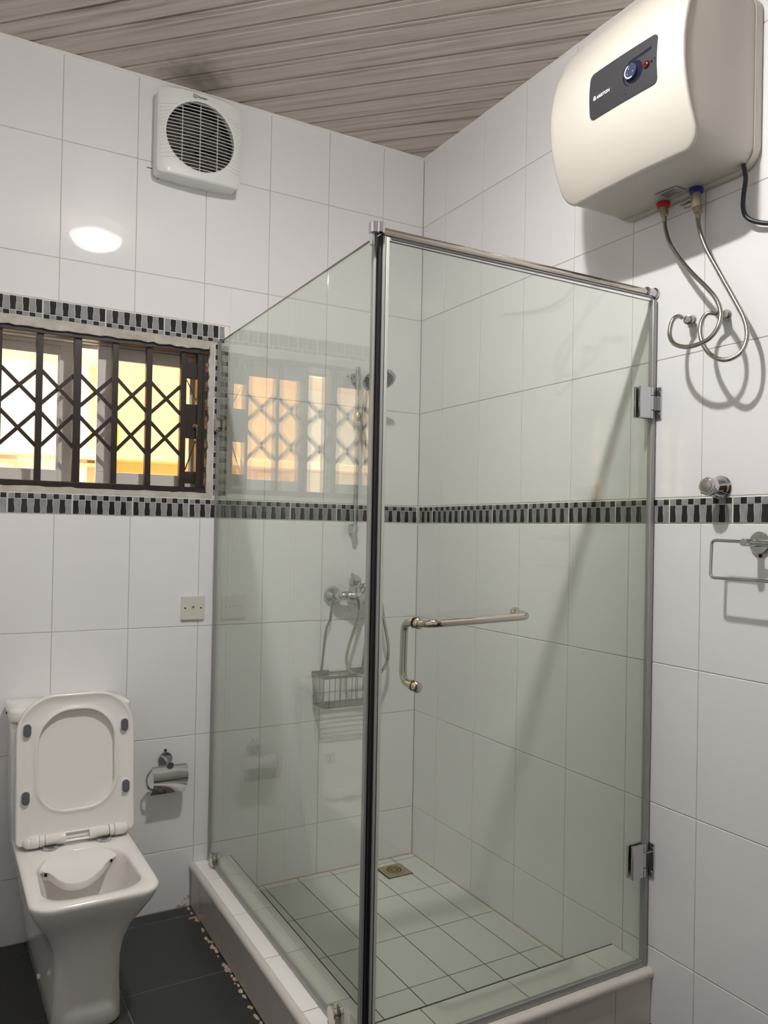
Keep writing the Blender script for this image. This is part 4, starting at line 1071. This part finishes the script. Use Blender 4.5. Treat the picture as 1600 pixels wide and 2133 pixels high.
HS = thing('hand_shower', 'round chrome hand shower held at the top of the rail', 'shower head', (-.315, -.17, .50))
hd = Vector((-.3080, -.185, .5520)); hn = Vector((.0, -.48, -.88)).normalized()
f_ = MB(); f_.lathe([(.0001, -.018), (.030, -.016), (.056, -.008), (.0655, .000), (.0665, .006), (.064, .009), (.0001, .009)], hd, hn, 40); obj('shower_head', f_, 'chrome', HS)
f_ = MB(); f_.lathe([(.0001, .0088), (.056, .0088), (.055, .0098), (.0001, .0100)], hd, hn, 32); fp = obj('spray_face', f_, 'grey_glass', HS)
f_ = MB()
u_ = hn.orthogonal().normalized(); v_ = hn.cross(u_)
for rg_, n in ((.012, 6), (.025, 12), (.038, 18), (.049, 24)):
    for k in range(n):
        a = 2 * PI * k / n; c = hd + u_ * rg_ * math.cos(a) + v_ * rg_ * math.sin(a); f_.lathe([(.0001, .0098), (.0018, .0098), (.0012, .0118), (.0001, .0118)], c, hn, 6)
obj('spray_nozzle', f_, 'black_rubber', fp)
f_ = MB(); f_.tube(spline([(-.3145, -.150, .566), (-.3150, -.128, .548), (-.3160, -.100, .480), (-.3165, -.082, .425), (-.3170, -.078, .392)], 6), [.012] * 6 + [.0105] * 18 + [.010], 16); obj('handle', f_, 'chrome', HS)

MX = thing('shower_mixer', 'chrome lever shower mixer tap on the back wall', 'tap', (-.325, -.06, -.34))
f_ = MB()
for x in (-.4005, -.2495): f_.lathe([(.0001, .0005), (.0365, .0005), (.0380, .004), (.034, .014), (.024, .025), (.018, .032), (.0175, .042), (.0001, .042)], (x, 0, -.2970), (0, -1, 0), 32)
split_obj('wall_rose', f_, 'chrome', MX)
f_ = MB(); f_.tube([(-.3980, -.030, -.296), (-.3980, -.055, -.296), (-.3960, -.066, -.296)], [.0175, .0200, .0170], 20); f_.tube([(-.2520, -.030, -.297), (-.2530, -.055, -.297), (-.2560, -.066, -.297)], [.0175, .0200, .0170], 20)
f_.tube([(-.4010, -.060, -.295), (-.3930, -.061, -.295), (-.3720, -.063, -.294), (-.3560, -.066, -.295), (-.3480, -.069, -.296), (-.3250, -.074, -.301), (-.3020, -.069, -.299), (-.2780, -.064, -.297), (-.2570, -.061, -.297), (-.2490, -.060, -.297)], [.010, .0165, .0185, .0210, .0245, .0300, .0245, .0190, .0165, .010], 24)
f_.tube([(-.334, -.070, -.295), (-.336, -.072, -.250)], [.0250, .0225], 28); f_.tube([(-.325, -.080, -.310), (-.3235, -.084, -.330), (-.3225, -.085, -.346)], [.022, .015, .0110], 20)
f_.tube([(-.306, -.074, -.285), (-.296, -.082, -.262)], [.016, .014], 18); f_.sphere((-.295, -.083, -.258), .0165, 16); f_.sphere((-.278, -.078, -.280), .0190, 16)
obj('mixer_body', f_, 'chrome', MX, smooth=60)
f_ = MB(); f_.tube([(-.336, -.072, -.254), (-.336, -.073, -.248), (-.337, -.074, -.226), (-.339, -.076, -.216)], [.0225, .0265, .0245, .014], 28)
f_.tube([(-.338, -.080, -.234), (-.350, -.105, -.228), (-.368, -.128, -.218), (-.382, -.138, -.208)], [.018, .015, .011, .0070], 18); f_.sphere((-.383, -.139, -.207), .0080, 12); obj('lever', f_, 'chrome', MX, smooth=60)

hose = [(-0.323, -0.085, -0.334), (-0.33, -0.085, -0.387), (-0.348, -0.085, -0.443), (-0.364, -0.085, -0.49), (-0.374, -0.085, -0.536), (-0.369, -0.088, -0.574), (-0.349, -0.100, -0.598), (-0.314, -0.120, -0.606), (-0.263, -0.120, -0.608), (-0.219, -0.100, -0.594), (-0.19, -0.088, -0.559), (-0.184, -0.085, -0.509), (-0.192, -0.085, -0.46), (-0.204, -0.085, -0.411), (-0.219, -0.085, -0.333), (-0.243, -0.085, -0.178), (-0.261, -0.085, -0.043), (-0.275, -0.085, 0.072), (-0.283, -0.085, 0.168), (-0.299, -0.082, 0.300), (-0.317, -0.078, 0.388)]
sp = spline(hose, 26); rad = [.0062 + .0007 * (i % 2) for i in range(len(sp))]
c_ = MB(); c_.tube(sp, rad, 10); tag(obj('shower_hose', c_, 'nickel', smooth=20), 'ribbed metal shower hose looping down from the mixer', 'hose')

CD = thing('shower_caddy', 'wire shower basket hanging under the mixer tap', 'shower basket', (-.36, -.055, -.73))
bx0, bx1, by0, by1, bz0, bz1 = -.487, -.235, -.112, -.006, -.722, -.604
f_ = MB(); f_.tube(rpath([(bx0, by0, bz1), (bx1, by0, bz1), (bx1, by1, bz1), (bx0, by1, bz1)], .012, True), .0035, 8, closed=True)
f_.box((bx0, by1 - .002, bz1 - .012), (bx0 + .075, by1, bz1 + .010)); f_.box((bx1 - .085, by1 - .002, bz1 - .012), (bx1, by1, bz1 + .010)); f_.box((bx0 + .004, by0 - .001, bz1 - .006), (bx1 - .004, by0 + .001, bz1 + .006))
obj('rim', f_, 'wire', CD)
f_ = MB(); f_.tube(rpath([(bx0 + .006, by0 + .004, bz0), (bx1 - .006, by0 + .004, bz0), (bx1 - .006, by1, bz0), (bx0 + .006, by1, bz0)], .01, True), .0022, 8, closed=True)
for k in range(7):
    y = by0 + .012 + k * .0135; f_.tube([(bx0 + .006, y, bz0), (bx1 - .006, y, bz0)], .0015, 6)
obj('base_wires', f_, 'wire', CD)
f_ = MB()
n = 10
for k in range(n + 1):
    x = bx0 + .004 + (bx1 - bx0 - .008) * k / n; f_.tube([(x, by0, bz1), (x, by0 + .004, bz0)], .0014, 6)
f_.tube([(bx0 + .004, by0 + .003, bz0 + .02), (bx1 - .004, by0 + .003, bz0 + .02)], .0012, 6)
obj('front_wires', f_, 'wire', CD)
f_ = MB()
for k in (2, 5, 8):
    x = bx0 + .004 + (bx1 - bx0 - .008) * k / n; f_.tube([(x, by1, bz1), (x, by1, bz0)], .0014, 6)
f_.tube([(bx0 + .02, by1, bz0 + .04), (bx1 - .02, by1, bz0 + .04)], .0012, 6); obj('rear_wires', f_, 'wire', CD)
for x, s_ in ((bx0, 1), (bx1, -1)):
    f_ = MB()
    for k in range(1, 8):
        y = by0 + (by1 - by0) * k / 8; f_.tube([(x, y, bz1), (x + s_ * .006, y, bz0)], .0014, 6)
    f_.tube([(x + s_ * .004, by0 + .004, bz0 + .03), (x + s_ * .004, by1, bz0 + .03)], .0012, 6); obj('side_wires', f_, 'wire', CD)
for sgn, P in ((1, [(-.419, -.028, -.270), (-.419, -.050, -.270), (-.420, -.052, -.286), (-.424, -.046, -.335), (-.426, -.040, -.388), (-.439, -.036, -.418), (-.444, -.032, -.454), (-.447, -.012, -.590), (-.447, -.010, -.606)]), (-1, [(-.240, -.028, -.270), (-.240, -.052, -.270), (-.243, -.054, -.297), (-.248, -.050, -.355), (-.254, -.046, -.404), (-.259, -.040, -.433), (-.261, -.034, -.473), (-.263, -.012, -.597), (-.263, -.010, -.611)])):
    f_ = MB(); rgs = []
    for p in P: rgs.append([(p[0] - .005, p[1] - .0008, p[2]), (p[0] + .005, p[1] - .0008, p[2]), (p[0] + .005, p[1] + .0008, p[2]), (p[0] - .005, p[1] + .0008, p[2])])
    f_.loft(rgs); obj('hanging_strap', f_, 'wire', CD)

# ------------------------------------------------------------------ ceiling lamp (behind the view, seen only as a reflection)
CL = thing('ceiling_lamp', 'round frosted ceiling lamp, reflected in the wall tiles', 'lamp', (LAMP[0], LAMP[1], 1.44))
f_ = MB(); f_.lathe([(.0001, 0), (.075, 0), (.078, .004), (.078, .014), (.0001, .014)], (LAMP[0], LAMP[1], 1.548), (0, 0, 1), 40); obj('lamp_base', f_, 'chrome', CL)
f_ = MB(); n = 40; rg = []
for r_, z in ((.130, 1.520), (.134, 1.512), (.128, 1.498), (.108, 1.478), (.075, 1.462), (.035, 1.454), (.004, 1.452)):
    rg.append([(LAMP[0] + r_ * math.cos(2 * PI * k / n), LAMP[1] + r_ * math.sin(2 * PI * k / n), z) for k in range(n)])
f_.loft(rg, cap0=False); obj('lamp_shade', f_, 'lamp_shade', CL, smooth=60)
f_ = MB()
for k in range(3):
    a = 2 * PI * k / 3; f_.tube([(LAMP[0] + .07 * math.cos(a), LAMP[1] + .07 * math.sin(a), 1.552), (LAMP[0] + .132 * math.cos(a), LAMP[1] + .132 * math.sin(a), 1.518)], .003, 8)
split_obj('shade_clip', f_, 'chrome', CL)
f_ = MB(); f_.sphere((LAMP[0], LAMP[1], LAMP[2]), .032, 12, sc=(1, 1, .20)); obj('bulb', f_, 'bulb', CL, smooth=60)
f_ = MB(); f_.tube([(LAMP[0], LAMP[1], LAMP[2] + .012), (LAMP[0], LAMP[1], 1.552)], .013, 14); obj('lamp_holder', f_, 'plate', CL)
